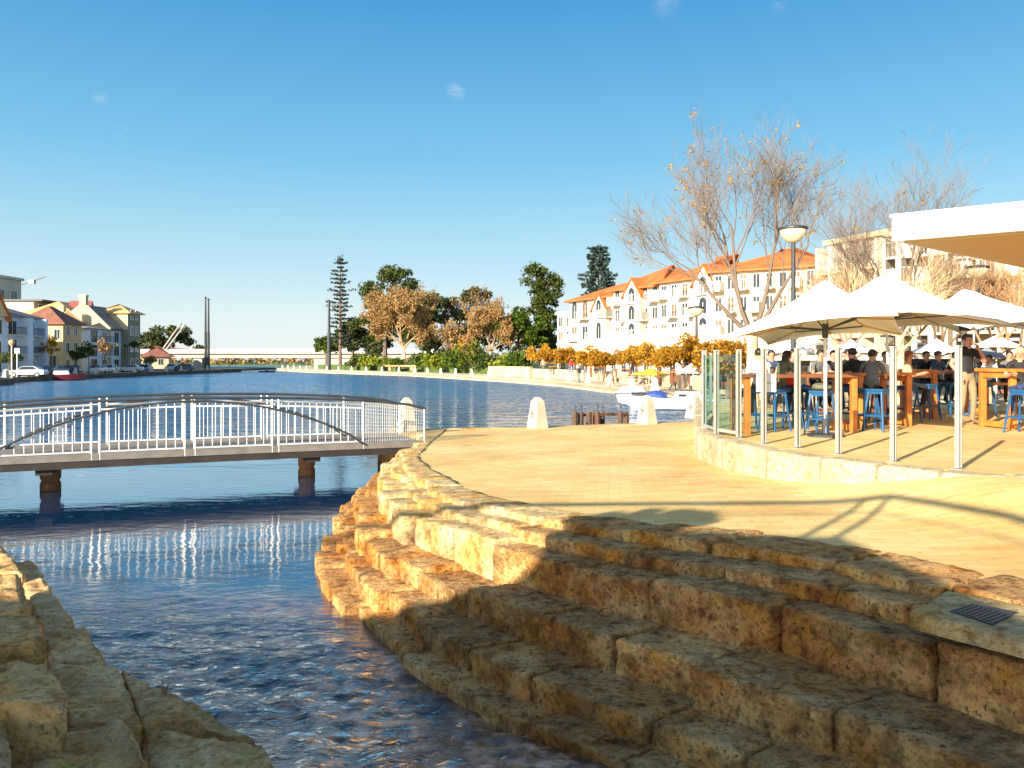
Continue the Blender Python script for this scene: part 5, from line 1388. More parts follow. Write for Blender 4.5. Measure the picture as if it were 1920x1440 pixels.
# ------------------------------------------------------------ cafe fronts behind the terrace, dark colours standing in for the shade there
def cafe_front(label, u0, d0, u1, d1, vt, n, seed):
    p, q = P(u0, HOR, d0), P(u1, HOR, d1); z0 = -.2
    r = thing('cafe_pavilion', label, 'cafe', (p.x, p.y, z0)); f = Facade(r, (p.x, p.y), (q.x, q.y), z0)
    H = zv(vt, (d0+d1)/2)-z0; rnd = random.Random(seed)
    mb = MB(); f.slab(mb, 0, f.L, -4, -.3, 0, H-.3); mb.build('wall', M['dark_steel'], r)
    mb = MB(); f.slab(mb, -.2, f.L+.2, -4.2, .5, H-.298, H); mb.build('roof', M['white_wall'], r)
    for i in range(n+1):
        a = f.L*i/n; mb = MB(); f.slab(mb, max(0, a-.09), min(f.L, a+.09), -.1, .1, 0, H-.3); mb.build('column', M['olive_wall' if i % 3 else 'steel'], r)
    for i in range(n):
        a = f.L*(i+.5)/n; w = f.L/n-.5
        mb = MB(); f.slab(mb, a-w/2, a+w/2, -.29, -.24, .5, H-.5); mb.build('window', M['shade_glass'], r)
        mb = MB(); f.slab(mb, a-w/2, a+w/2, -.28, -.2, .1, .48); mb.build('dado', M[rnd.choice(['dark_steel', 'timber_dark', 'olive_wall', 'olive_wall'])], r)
cafe_front('long glazed cafe front darkened for shade, with a white fascia, behind the seated diners', 1425, 40, 1700, 37, 664, 8, 1)
cafe_front('glazed cafe front darkened for shade, with white fascia, behind the standing man at the right', 1702, 37, 2080, 34, 660, 9, 2)
cafe_front('glazed cafe front darkened for shade under the large bare tree, left of the lamp post', 1318, 50, 1424, 46, 655, 4, 3)
# ------------------------------------------------------------ raised dining terrace
TZ = .32
KC = [(5.4, 23.5), (4.42, 19.5), (3.78, 16.6), (3.34, 14.6), (3.28, 13.2), (3.5, 11.6), (3.98, 10.4), (4.5, 9.5), (5.15, 8.85), (5.9, 8.55)]
def terrace():
    mb = MB()
    inner = []
    for i, p in enumerate(KC):
        a = V(KC[max(0, i-1)]); b = V(KC[min(len(KC)-1, i+1)]); t = (b-a).normalized(); n = V((-t.y, t.x)); inner.append((p[0]+n.x*.3, p[1]+n.y*.3))
    fine = [tuple(crv(inner, i*.25)) for i in range(0, 37)]
    mb.prism([(p[0], p[1]) for p in fine]+[(40, 8.4), (40, 23.5)], -.5, TZ)
    tag(mb.build('terrace_floor', M['paving']), kind='structure')
    k = thing('terrace_kerb', 'curved kerb of pale rough stone blocks around the raised dining terrace', 'kerb', (4, 12, -.2))
    t = 0; rs = random.Random(3); i = 0
    while t < 8.95:
        t1 = min(9, t+rs.uniform(.55, .95)); 
        out = [crv(KC, t+.006), crv(KC, t1-.006)]; inn = [crv(inner, t1-.006), crv(inner, t+.006)]
        dd = V((out[1]-out[0])).normalized(); inn = [p+V((-dd.y, dd.x))*.06 for p in inn]
        block('kerb_block', [tuple(out[0]), tuple(out[1]), tuple(inn[0]), tuple(inn[1])], TZ+rs.uniform(.004, .018), -.55, M['kerb'], k, res=.07, rough=.006, rnd=.02, seed=300+i)
        t = t1; i += 1
terrace()
# fence posts of the wind screen
POSTS = [(3.52, 14.66), (3.5, 13.7), (3.70, 13.06), (3.84, 12.2), (4.14, 11.6), (4.43, 10.85), (4.79, 10.05), (5.23, 9.37)]
lab = ['grey steel screen post at the far left end of the terrace', 'grey steel screen post second from the left end of the terrace', 'grey steel screen post third from left, before the left end of the dark table', 'grey steel screen post carrying the white square board', 'grey steel screen post fifth from the left, before the seated diners', 'grey steel screen post sixth from the left, before the orange table leg', 'grey steel screen post seventh from the left, before the first two umbrellas meet', 'tallest nearest grey steel screen post in front of the standing man']
pitch = []
for i, (x, y) in enumerate(POSTS):
    q = POSTS[min(i+1, 7)] if i < 7 else (POSTS[7][0]+.44, POSTS[7][1]-.68)
    rz = atan2(q[1]-y, q[0]-x)
    t = thing('screen_post', lab[i], 'post', (x, y, TZ), rz, 'steel posts of the terrace wind screen')
    ca, sa = cos(rz), sin(rz); h = 1.44
    for s in (-1, 1):
        mb = MB(); mb.box((x-sa*s*.028, y+ca*s*.028, TZ+h/2+.008), (.05, .028, h-.016), rz); mb.build('flat_bar', M['steel'], t, bevel=.004)
    mb = MB(); mb.box((x, y, TZ+h/2), (.022, .026, h-.12), rz); mb.build('core', M['dark_steel'], t)
    mb = MB(); mb.box((x, y, TZ+.004), (.13, .12, .012), rz); mb.build('base_plate', M['steel'], t)
    mb = MB(); mb.box((x, y, TZ+h+.004), (.06, .088, .02), rz); mb.build('cap', M['steel'], t)
def glass_mat():
    m, nt, b = newmat('screen_glass'); L = nt.links.new
    tr = N(nt, 'ShaderNodeBsdfTransparent'); tr.inputs[0].default_value = (.80, .93, .92, 1)
    gl = N(nt, 'ShaderNodeBsdfGlossy'); gl.inputs['Roughness'].default_value = .02; gl.inputs[0].default_value = (.8, .95, .95, 1)
    fr = N(nt, 'ShaderNodeFresnel', IOR=1.5); mx = N(nt, 'ShaderNodeMixShader')
    mx.inputs[0].default_value = .10; L(tr.outputs[0], mx.inputs[1]); L(gl.outputs[0], mx.inputs[2]); L(mx.outputs[0], nt.nodes['Material Output'].inputs['Surface'])
    return m
M['glass'] = glass_mat()
GP = [(4.62, 18.6), (4.0, 16.6), POSTS[0], POSTS[1], POSTS[2]]
for i, (p, q, lb_) in enumerate(zip(GP, GP[1:], ('greenish glass screen panel farthest back at the left side of the terrace', 'greenish glass screen panel just behind the leftmost screen post', 'narrow greenish glass panel between the two leftmost screen posts', 'greenish glass panel between the second and third screen posts'))):
    d = (V(q)-V(p)).normalized()*.05
    t = thing('glass_panel', lb_, 'glass panel', (p[0], p[1], TZ), 0, 'glass panels of the terrace wind screen')
    mb = MB(); mb.bar((p[0]+d.x, p[1]+d.y, TZ+.75), (q[0]-d.x, q[1]-d.y, TZ+.75), .012, 1.25); mb.build('pane', M['glass'], t)
    mb = MB(); mb.bar((p[0]+d.x, p[1]+d.y, TZ+.09), (q[0]-d.x, q[1]-d.y, TZ+.09), .03, .05); mb.build('rail', M['steel'], t)
for (x, y), l in (((4.62, 18.6), 'steel post at the back left corner of the glass wind screen'), ((4.0, 16.6), 'steel post between the two rear glass panels of the wind screen')):
    t = thing('screen_post', l, 'post', (x, y, TZ), 0, 'steel posts of the terrace wind screen')
    mb = MB(); mb.box((x, y, TZ+.72), (.05, .08, 1.44)); mb.build('flat_bar', M['steel'], t)
    mb = MB(); mb.box((x, y, TZ+.004), (.13, .12, .012)); mb.build('base_plate', M['steel'], t)
t = thing('notice_board', 'blank white square board fixed behind the fourth screen post', 'board', (3.86, 12.34, TZ))
a = P(1418, 718, 12.36); b = P(1455, 718, 12.36)
mb = MB(); mb.bar(a, b, .02, .28); mb.build('panel', M['white'], t, bevel=.004)
mb = MB(); mb.bar(a+V((.05, -.02, 0)), b+V((-.05, -.02, 0)), .03, .02); mb.build('bracket', M['steel'], t)
# ------------------------------------------------------------ umbrellas
def umbrella(name, label, apex, tips, rise, base, m='canvas', group='square umbrellas over the terrace', pr=.026, bell=.055, cut=10):
    t = thing(name, label, 'umbrella', tuple(base), 0, group)
    A = V(apex); T = [V(p) for p in tips]; mb = MB(); n = len(T)
    def edge(i, s):
        p, q = T[i], T[(i+1) % n]; mid = (p+q)/2+V((0, 0, rise)); ctr = sum(T, V((0, 0, 0)))/n
        mid = mid.lerp(V((ctr.x, ctr.y, mid.z)), .07)
        return p*(1-s)*(1-2*s)+mid*4*s*(1-s)+q*s*(2*s-1)
    K = cut
    for i in range(n):
        vs = []
        for a in range(K+1):
            tt = a/K
            for b in range(K+1):
                s = b/K; e = edge(i, s)
                p = A.lerp(e, tt)
                H = A.z-min(x.z for x in T)
                p.z += -bell*H*1.9*sin(pi*tt)*(.6+.5*4*s*(1-s)) + .10*H*max(0, 1-tt*3.2)*0
                if a == 0: p = A.copy()
                if tt < .12: p.z = A.z-(A.z-p.z)*.75
                vs.append(p)
        fs = [(a*(K+1)+b, a*(K+1)+b+1, (a+1)*(K+1)+b+1, (a+1)*(K+1)+b) for a in range(K) for b in range(K)]
        lo = [v-V((0, 0, .012)) for v in vs]; k = len(vs)
        mb.add(vs+lo, fs+[tuple(k+j for j in reversed(f)) for f in fs])
        # hem valance
        ev = [edge(i, b/K) for b in range(K+1)]
        mb.add(ev+[v-V((0, 0, .06)) for v in ev], [(b, b+1, K+1+b+1, K+1+b) for b in range(K)])
    mb.build('canopy', M[m], t, smooth=True)
    if cut > 5:
        for e in T:
            pts = []
            for a in range(K+1):
                tt = a/K; p = A.lerp(e, tt); p.z += -bell*(A.z-min(x.z for x in T))*1.9*sin(pi*tt)*.6
                if tt < .12: p.z = A.z-(A.z-p.z)*.75
                pts.append(p+V((0, 0, .004)))
            mb = MB(); mb.tube(pts, .009, 4); mb.build('seam', M['whitecl'], t)
    hub = V((base[0], base[1], A.z-.25)).lerp(A-V((0, 0, .25)), .9)
    mb = MB(); mb.tube([V(base), hub, A], [pr, pr, pr*.6], 10); mb.build('pole', M['white'], t)
    h2 = V(base).lerp(hub, .76)
    mb = MB(); mb.tube([h2-V((0, 0, .14)), h2+V((0, 0, .1))], pr*1.9, 10); mb.build('hub', M['dark_steel'], t)
    for i in range(n):
        for e in (T[i], edge(i, .5)):
            q = hub.lerp(e, .5)-V((0, 0, .22))
            mb = MB(); mb.tube([hub-V((0, 0, .05)), hub.lerp(e, .5)-V((0, 0, .20)), e-V((0, 0, .05))], .016, 5); mb.build('rib', M['soffit'], t)
            mb = MB(); mb.tube([h2, hub.lerp(e, .48)-V((0, 0, .22))], .013, 5); mb.build('strut', M['dark_steel'], t)
    mb = MB(); mb.lathe(tuple(base), [(.3, 0), (.3, .04), (.06, .06), (.06, .3)], 12); mb.build('base', M['dark_steel'], t)
    return t
def tz(p, z=TZ): return (p.x, p.y, z)
umbrella('cantilever_umbrella', 'nearest white square umbrella with a peaked top and wavy edge over the dark bar table', P(1547, 527, 13.4), [P(1363, 629, 13.0), P(1683, 584, 10.9), P(1690, 622, 13.9), P(1440, 641, 15.4)], .11, tz(P(1548, HOR, 13.4)))
umbrella('cantilever_umbrella', 'largest white square umbrella with the highest peak, behind the nearest one', P(1659, 516, 16.5), [P(1480, 600, 16.2), P(1684, 579, 14.0), P(1897, 607, 16.8), P(1650, 614, 19.5)], .08, tz(P(1668, HOR, 16.6)))
umbrella('cantilever_umbrella', 'white square umbrella with its peak below the overhanging canopy, above the standing man', P(1808, 543, 21.0), [P(1690, 604, 21.0), P(1826, 613, 17.6), P(2020, 600, 20.4), P(1800, 622, 24)], .1, tz(P(1808, HOR, 21)), pr=.07)
umbrella('cantilever_umbrella', 'white umbrella cut off by the right edge of the picture', P(1945, 562, 26.5), [P(1850, 612, 26), P(1950, 606, 23.5), P(2060, 606, 26), P(1940, 622, 29)], .1, tz(P(1945, HOR, 26.5)))
for i, (u, v, hw, ve, d, lb_, m) in enumerate((
    (1478, 632, 58, 662, 27, 'small far white umbrella just right of the plane tree trunk', 'canvas'), (1596, 636, 60, 660, 29, 'small far white umbrella behind the second screen bays', 'canvas'),
    (1756, 634, 62, 660, 31, 'small far white umbrella left of the standing man', 'canvas'), (1868, 628, 66, 651, 30, 'small far white umbrella right of the standing man, upper one', 'canvas'),
    (1850, 650, 48, 670, 25, 'small grey umbrella right of the standing man', 'canvas_grey'), (1914, 646, 40, 664, 27, 'small far white umbrella at the right edge below the others', 'canvas'), (1345, 664, 26, 678, 48, 'tiny far cream umbrella behind the glass screen', 'canvas'))):
    c = P(u, v, d); r = hw/FPX*d; ze = zv(ve, d)
    umbrella('patio_umbrella', lb_, c, [(c.x-r, c.y-.3*r, ze), (c.x+.2*r, c.y-r, ze), (c.x+r, c.y+.3*r, ze), (c.x-.2*r, c.y+r, ze)], .06, (c.x, c.y, .05), m, 'small umbrellas behind the terrace', pr=.03, cut=5)
M['yellow_canvas'] = M['yellow']
c = P(1220, 690, 58)
umbrella('patio_umbrella', 'small yellow umbrella behind the moored boats', c, [(c.x-1.5, c.y-.5, c.z-.45), (c.x+.4, c.y-1.5, c.z-.45), (c.x+1.5, c.y+.5, c.z-.45), (c.x-.4, c.y+1.5, c.z-.45)], .03, (c.x, c.y, -.1), 'yellow', 'small umbrellas behind the terrace', pr=.03, cut=4)
c = P(1296, 681, 44)
umbrella('patio_umbrella', 'small white umbrella just left of the glass screen', c, [(c.x-.9, c.y-.3, c.z-.5), (c.x+.2, c.y-.9, c.z-.5), (c.x+.9, c.y+.3, c.z-.5), (c.x-.2, c.y+.9, c.z-.5)], .03, (c.x, c.y, -.1), 'canvas', 'small umbrellas behind the terrace', pr=.03, cut=4)
# ------------------------------------------------------------ overhanging roof canopy at the right
def eave():
    c = P(1672, 456, 12); fr = V((.80, -.60)); bk = V((.768, .64)); z0 = c.z
    t = thing('roof_canopy', 'thick white flat roof canopy with a tan underside jutting in from the right', 'canopy', (c.x+4, c.y, TZ))
    A = V((c.x, c.y)); B = A+fr*7; D = A+bk*14; E = B+bk*14
    mb = MB(); mb.prism([tuple(A), tuple(B), tuple(E), tuple(D)], z0+.03, z0+.38); mb.build('fascia', M['white'], t, bevel=.01)
    ins = .12; a = A+(fr+bk)*ins; b = B+(bk-fr)*ins; e = E-(fr+bk)*ins; d = D+(fr-bk)*ins
    mb = MB(); mb.prism([tuple(a), tuple(b), tuple(e), tuple(d)], z0, z0+.029); mb.build('soffit', M['soffit'], t)
    mb = MB(); mb.prism([tuple(p) for p in (A-bk*.02-fr*.02, B-bk*.02, B+bk*.03, A+bk*.03)], z0+.385, z0+.43); mb.prism([tuple(p) for p in (A+bk*.05, A+bk*.05+fr*.05, D+fr*.05, D)], z0+.385, z0+.43); mb.build('flashing', M['white'], t)
    for k in (2.2, 4.4):
        mb = MB(); mb.bar((A+fr*k+bk*.2).to_3d()+V((0, 0, z0-.004)), (D+fr*k-bk*.2).to_3d()+V((0, 0, z0-.004)), .03, .012); mb.build('soffit_joint', M['timber_dark'], t)
    for p in (A+fr*5+bk*3, A+fr*5+bk*10):
        mb = MB(); mb.lathe((p.x, p.y, TZ), [(.12, 0), (.12, z0-TZ)], 12); mb.build('column', M['steel'], t)
eave()
# ------------------------------------------------------------ tables and stools
def table(label, p0, p1, w, h, m='timber', topm=None, name='bar_table'):
    p0, p1 = V((p0[0], p0[1], TZ)), V((p1[0], p1[1], TZ)); d = (p1-p0).normalized(); n = V((-d.y, d.x, 0))
    t = thing(name, label, 'table', tuple((p0+p1)/2), 0, 'timber tables on the terrace')
    mb = MB(); mb.bar(p0-d*.06+V((0, 0, h-.03)), p1+d*.06+V((0, 0, h-.03)), w+.08, .06); mb.build('tabletop', M[topm or m], t, bevel=.008)
    for p in (p0+d*.04, p1-d*.04):
        for s in (-1, 1):
            q = p+n*s*(w/2-.06); mb = MB(); mb.bar(q, q+V((0, 0, h-.062)), .1, .1); mb.build('leg', M[m], t, bevel=.006)
        a, b = p-n*(w/2-.112), p+n*(w/2-.112)
        mb = MB(); mb.bar(a+V((0, 0, h-.12)), b+V((0, 0, h-.12)), .08, .1); mb.build('end_rail', M[m], t)
        mb = MB(); mb.bar(a+V((0, 0, .08)), b+V((0, 0, .08)), .08, .1); mb.build('foot_rail', M[m], t)
    return t
table('long dark topped bar table with orange legs under the nearest umbrella', (3.98, 14.1), (6.02, 14.4), .7, 1.03, 'timber', 'timber_dark')
table('orange bar table just right of the long dark one, before the woman in peach', (6.35, 15.2), (7.6, 15.8), .7, 1.04, 'timber')
table('orange bar table seen end on left of the standing man', (8.95, 17.6), (9.9, 19.6), .72, 1.06)
table('big orange bar table at the right edge of the terrace', (9.06, 15.0), (12.0, 15.5), .85, 1.12)
table('low orange table to the right behind the standing man', (11.1, 19.2), (12.6, 19.6), .7, .74, name='low_table')
table('dark table half hidden behind the seated diners', (7.2, 19.0), (8.6, 19.4), .7, 1.0, 'timber_dark')
def stool():
    t = thing('bar_stool', 'x', 'bar stool', (0, 0, 0), 0, 'blue metal bar stools on the terrace')
    h = .76
    mb = MB(); mb.box((0, 0, h-.02), (.31, .31, .04)); mb.build('seat', M['blue'], t, bevel=.012)
    mb = MB(); mb.box((0, 0, h-.065), (.27, .27, .05)); mb.build('apron', M['blue'], t)
    for x, y in ((-1, -1), (1, -1), (1, 1), (-1, 1)):
        mb = MB(); mb.tube([(x*.125, y*.125, h-.05), (x*.2, y*.2, 0)], [.024, .018], 6); mb.build('leg', M['blue'], t)
    for z, k in ((.28, .172),):
        mb = MB(); c = [(-k, -k, z), (k, -k, z), (k, k, z), (-k, k, z)]
        for a, b in zip(c, c[1:]+c[:1]): mb.bar(a, b, .02, .03)
        mb.build('foot_ring', M['blue'], t)
    return t
st = stool(); first = True
def GT(u, v): return G(u, v, TZ)
for u, v, rz, l in ((1410, 806, .2, 'blue metal bar stool at the left end of the dark table'), (1452, 808, .5, 'blue metal bar stool below the white board'), (1478, 802, .1, 'blue metal bar stool carrying the red bag'),
                    (1540, 816, .7, 'nearest blue metal bar stool, at the umbrella pole'), (1522, 803, .2, 'blue metal bar stool behind the nearest one'), (1572, 802, .4, 'blue metal bar stool left of the orange table leg'),
                    (1622, 806, .3, 'blue metal bar stool right of the orange table leg'), (1648, 808, .6, 'blue metal bar stool just left of the seventh screen post'), (1700, 792, .2, 'blue metal bar stool behind the seventh screen post'),
                    (1738, 786, .5, 'blue metal bar stool under the end on orange table'), (1756, 779, .1, 'blue metal bar stool far behind the end on orange table'), (1782, 780, .3, 'blue metal bar stool left of the standing man'),
                    (1917, 812, .4, 'blue metal bar stool at the right edge table'), (1500, 792, .2, 'blue metal bar stool on the far side of the dark table'), (1598, 790, .5, 'blue metal bar stool beyond the right end of the dark table'), (1842, 782, .3, 'blue metal bar stool right of the standing man'), (1656, 790, .1, 'blue metal bar stool beside the dark clothed diner')):
    p = GT(u, v)
    if first: st.location = p; st.rotation_euler = (0, 0, rz); st['label'] = l; first = False
    else: dup(st, p, rz, l)
t = thing('handbag', 'bright red bag lying on a blue stool by the dark table', 'bag', tuple(GT(1478, 802)+V((0, 0, .765))))
p = GT(1478, 802); mb = MB(); mb.blob((p.x, p.y, TZ+.765+.13), (.19, .12, .135), 10, 6, .06); mb.build('body', M['red'], t, smooth=True)
mb = MB(); mb.tube([(p.x-.08, p.y, TZ+1.0), (p.x-.05, p.y, TZ+1.12), (p.x+.05, p.y, TZ+1.12), (p.x+.08, p.y, TZ+1.0)], .012, 5); mb.build('handle', M['red'], t)
# table things
for i, (x, y, z, l, m) in enumerate(((4.6, 14.15, TZ+1.03, 'small glass of drink on the dark table near the white shirted diner', 'pane_warm'), (5.2, 14.2, TZ+1.03, 'amber glass on the middle of the dark table', 'pane_warm'), (5.6, 14.35, TZ+1.03, 'pale cup at the right end of the dark table', 'white'), (9.5, 15.0, TZ+1.12, 'pale cup on the big orange table at the right', 'white'))):
    mb = MB(); mb.lathe((x, y, z), [(.03, 0), (.036, .02), (.042, .13), (.036, .13), (.03, .03)], 10)
    tag(mb.build('drinking_glass', M[m]), l, 'glass')
# ------------------------------------------------------------ people
def person(label, loc, rz, pose, shirt, legs, hair, height=1.72, long_hair=False, sleeves='short', skin='skin', fingers=True, shoe='shoe', sub=2, arms=None, cat='person', shorts=False, lean=0.0):
    """one skinned surface over a posed skeleton; faces get cloth or skin by nearest bone"""
    k = height/1.74*(.93 if pose == 'sit' else 1)
    if pose == 'sit' and lean: lean += .07
    J = {}; 
    if pose in ('stand', 'walk'):
        J.update(pel=(0, 0, .95), spi=(0, .01, 1.12), che=(0, .0, 1.33), nk0=(0, .02, 1.47), nk=(0, 0, 1.54), hd=(0, -.02, 1.63), cr=(0, -.01, 1.72))
        st = .22 if pose == 'walk' else .04
        J.update(hipL=(.095, 0, .90), hipR=(-.095, 0, .90), knL=(.11, -st*.7-.02, .50), knR=(-.10, st*.25-.02, .50), anL=(.12, -st*.8+.03, .09), anR=(-.11, st+.03, .09), toL=(.15, -st*.8-.13, .045), toR=(-.14, st-.13, .045))
    else:
        J.update(pel=(0, .05, .86), spi=(0, .05, 1.02), che=(0, .01-lean*.5, 1.22), nk0=(0, -.01-lean, 1.36), nk=(0, -.03-lean, 1.43), hd=(0, -.06-lean, 1.52), cr=(0, -.05-lean, 1.61))
        J.update(hipL=(.10, 0, .82), hipR=(-.10, 0, .82), knL=(.13, -.40, .80), knR=(-.13, -.40, .78), anL=(.12, -.33, .36), anR=(-.12, -.30, .36), toL=(.13, -.48, .31), toR=(-.13, -.46, .31))
    c = V(J['che']); n0 = V(J['nk0'])
    J['shL'] = tuple(n0+V((.175, .0, -.045))); J['shR'] = tuple(n0+V((-.175, .0, -.045)))
    if arms == 'drink':   # one hand raised to the mouth, the other on the hip
        J.update(elL=(.31, -.13, 1.20), wrL=(.09, -.20, 1.46), elR=(-.33, .04, 1.17), wrR=(-.27, -.12, .98))
    elif pose == 'sit':
        J.update(elL=tuple(n0+V((.25, -.12, -.30))), wrL=tuple(n0+V((.16, -.36, -.26))), elR=tuple(n0+V((-.25, -.10, -.31))), wrR=tuple(n0+V((-.14, -.34, -.24))))
    else:
        J.update(elL=(.25, .03, 1.14), wrL=(.26, -.09, .90), elR=(-.25, .02, 1.14), wrR=(-.26, -.10, .91))
    def ext(a, b, l): a, b = V(J[a]), V(J[b]); return b+(b-a).normalized()*l
    for s in 'LR': J['ha'+s] = tuple(ext('el'+s, 'wr'+s, .085))
    R = dict(pel=(.165, .115), spi=(.145, .105), che=(.175, .115), nk0=(.085, .07), nk=(.055, .058), hd=(.078, .095), cr=(.062, .075), hipL=(.095, .095), hipR=(.095, .095), knL=(.062, .062), knR=(.062, .062), anL=(.043, .043), anR=(.043, .043), toL=(.042, .030), toR=(.042, .030),
             shL=(.068, .068), shR=(.068, .068), elL=(.045, .045), elR=(.045, .045), wrL=(.030, .028), wrR=(.030, .028), haL=(.042, .020), haR=(.042, .020))
    E = [('pel', 'spi', 'shirt'), ('spi', 'che', 'shirt'), ('che', 'nk0', 'shirt'), ('nk0', 'nk', 'skin'), ('nk', 'hd', 'skin'), ('hd', 'cr', 'skin')]
    for s in 'LR':
        E += [('pel', 'hip'+s, 'legs'), ('hip'+s, 'kn'+s, 'legs'), ('kn'+s, 'an'+s, 'skin' if shorts else 'legs'), ('an'+s, 'to'+s, 'shoe'),
              ('nk0', 'sh'+s, 'shirt'), ('sh'+s, 'el'+s, 'shirt'), ('el'+s, 'wr'+s, 'skin' if sleeves == 'short' else 'shirt'), ('wr'+s, 'ha'+s, 'skin')]
    names = list(J); idx = {n: i for i, n in enumerate(names)}
    me = bpy.data.meshes.new('sk'); me.from_pydata([V(J[n])*k for n in names], [(idx[a], idx[b]) for a, b, _ in E], [])
    o = bpy.data.objects.new('sk', me); C.objects.link(o)
    md = o.modifiers.new('s', 'SKIN'); md.use_smooth_shade = True; md.branch_smoothing = .4
    for n in names:
        sv = me.skin_vertices[0].data[idx[n]]; sv.radius = (R[n][0]*k, R[n][1]*k); sv.use_root = (n == 'pel')
    sb = o.modifiers.new('u', 'SUBSURF'); sb.levels = sub; sb.render_levels = sub
    dg = bpy.context.evaluated_depsgraph_get(); ev = o.evaluated_get(dg)
    body = bpy.data.meshes.new_from_object(ev); bpy.data.objects.remove(o)
    mats = ['skin', 'shirt', 'legs', 'shoe']; mm = dict(skin=M[skin], shirt=M[shirt], legs=M[legs], shoe=M[shoe])
    bm = bmesh.new(); bm.from_mesh(body); bpy.data.meshes.remove(body)
    segs = [(V(J[a])*k, V(J[b])*k, m) for a, b, m in E]
    for f in bm.faces:
        p = f.calc_center_median(); best = None
        for a, b, m in segs:
            d = b-a; t = max(0, min(1, (p-a).dot(d)/d.length_squared)); q = (p-(a+d*t)).length
            if m == 'shirt' and False: q *= .9
            if best is None or q < best[0]: best = (q, m, t, (a, b))
        m = best[1]
        if sleeves == 'short' and m == 'shirt' and best[2] > .62 and (best[3][1]-V(J['elL'])*k).length < 1e-4: m = 'skin'
        if sleeves == 'short' and m == 'shirt' and best[2] > .62 and (best[3][1]-V(J['elR'])*k).length < 1e-4: m = 'skin'
        if m == 'shirt' and pose in ('stand', 'walk') and p.z < .99*k and abs(p.x) < .2*k: m = 'legs'
        f.material_index = mats.index(m); f.smooth = True
    mb = MB()
    def cap(pts, r, n=6): mb.tube([V(p)*k for p in pts], [x*k for x in r], n)
    if fingers:
        for s in 'LR':
            w, h = V(J['wr'+s]), V(J['ha'+s]); d = (h-w).normalized(); side = d.cross(V((0, 0, 1)) if abs(d.z) < .8 else V((0, 1, 0))).normalized(); nn = side.cross(d)
            curl = -nn if pose == 'sit' or arms == 'drink' else (nn if nn.y < 0 else -nn)
            for i, l in enumerate((.062, .072, .068, .052)):
                b = h+side*(.026-.0175*i)+d*.0
                cap([b-d*.02, b+d*l*.45+curl*.006, b+d*l*.8+curl*.024, b+d*l*.9+curl*.045], [.0095, .009, .008, .0065])
            b = w+d*.035+side*.03
            cap([b-side*.01, b+side*.025+d*.03+curl*.01, b+side*.028+d*.062+curl*.02], [.011, .010, .008])
    # face: nose, ears, brow
    hd = V(J['hd'])
    cap([hd+V((0, -.088, .012)), hd+V((0, -.112, -.02)), hd+V((0, -.092, -.03))], [.009, .014, .008])
    for s in (-1, 1): cap([hd+V((s*.078, .0, .02)), hd+V((s*.088, .008, .0)), hd+V((s*.08, .0, -.03))], [.012, .016, .009])
    cap([hd+V((-.022, -.093, -.052)), hd+V((0, -.099, -.051)), hd+V((.022, -.093, -.052))], [.005, .008, .005])
    base = len(bm.verts)
    nv = [bm.verts.new(v) for v in mb.v]
    for f in mb.f:
        try: q = bm.faces.new([nv[i] for i in f]); q.smooth = True; q.material_index = 0
        except ValueError: pass
    me = bpy.data.meshes.new('body'); bm.to_mesh(me); bm.free()
    for m in mats: me.materials.append(mm[m])
    t = thing('person', label, cat, tuple(loc), rz)
    bo = bpy.data.objects.new('body', me); C.objects.link(bo); bo.parent = t
    # hair
    mh = MB(); h = hd*k
    mh.blob((h.x, h.y+.018*k, h.z+.045*k), (.092*k, .108*k, .088*k), 12, 8, .03)
    if long_hair: mh.blob((h.x, h.y+.075*k, h.z-.07*k), (.085*k, .05*k, .16*k), 10, 8, .06)
    # clip the face side
    mh.v = [(x, (y if (z > h.z+.05*k or y > h.y-.02*k) else h.y-.02*k+(y-h.y+.02*k)*.2), z) for x, y, z in mh.v]
    me = bpy.data.meshes.new('hair'); me.from_pydata(mh.v, [], mh.f); me.materials.append(M[hair]); me.polygons.foreach_set('use_smooth', [True]*len(me.polygons))
    ho = bpy.data.objects.new('hair', me); C.objects.link(ho); ho.parent = t
    eb = MB()
    for s in (-1, 1): eb.blob((h.x+s*.031*k, h.y-.087*k, h.z+.004*k), (.012*k, .008*k, .008*k), 6, 4)
    me = bpy.data.meshes.new('eyes'); me.from_pydata(eb.v, [], eb.f); me.materials.append(M['hair'])
    eo = bpy.data.objects.new('eyes', me); C.objects.link(eo); eo.parent = t
    return t
def seat(u, v): p = GT(u, v); return (p.x, p.y, TZ)
p = GT(1813, 796)
person('man standing in black short sleeved shirt and khaki trousers, one hand raised to his mouth', (p.x, p.y, TZ), radians(12), 'stand', 'black', 'khaki', 'hair', 1.78, arms='drink')
person('person in white shirt sitting back turned at the left end of the dark table', seat(1424, 806), radians(165), 'sit', 'whitecl', 'olive', 'hair', 1.7, lean=.06)
person('woman with long dark hair in an olive top sitting at the dark table', seat(1466, 803), radians(120), 'sit', 'olive', 'denim', 'hair', 1.66, True, lean=.04)
person('person in dark grey sitting on the far side of the dark table', seat(1484, 792), radians(20), 'sit', 'greycl', 'denim', 'hair', 1.7)
person('person in a black top bent over the right end of the dark table', seat(1612, 800), radians(200), 'sit', 'black', 'denim', 'hair', 1.72, lean=.1)
person('person in a grey patterned top sitting right of the orange table leg', seat(1634, 804), radians(150), 'sit', 'greycl', 'black', 'hair', 1.68, lean=.08)
person('person in a black coat sitting behind the sixth screen post', seat(1588, 790), radians(10), 'sit', 'black', 'black', 'hair', 1.72)
person('woman with auburn hair in a peach top sitting behind the seventh screen post', seat(1701, 788), radians(60), 'sit', 'peach', 'black', 'hair_red', 1.68, True)
person('person in a white top sitting far behind the seventh screen post', seat(1660, 782), radians(-20), 'sit', 'whitecl', 'denim', 'hair', 1.68)
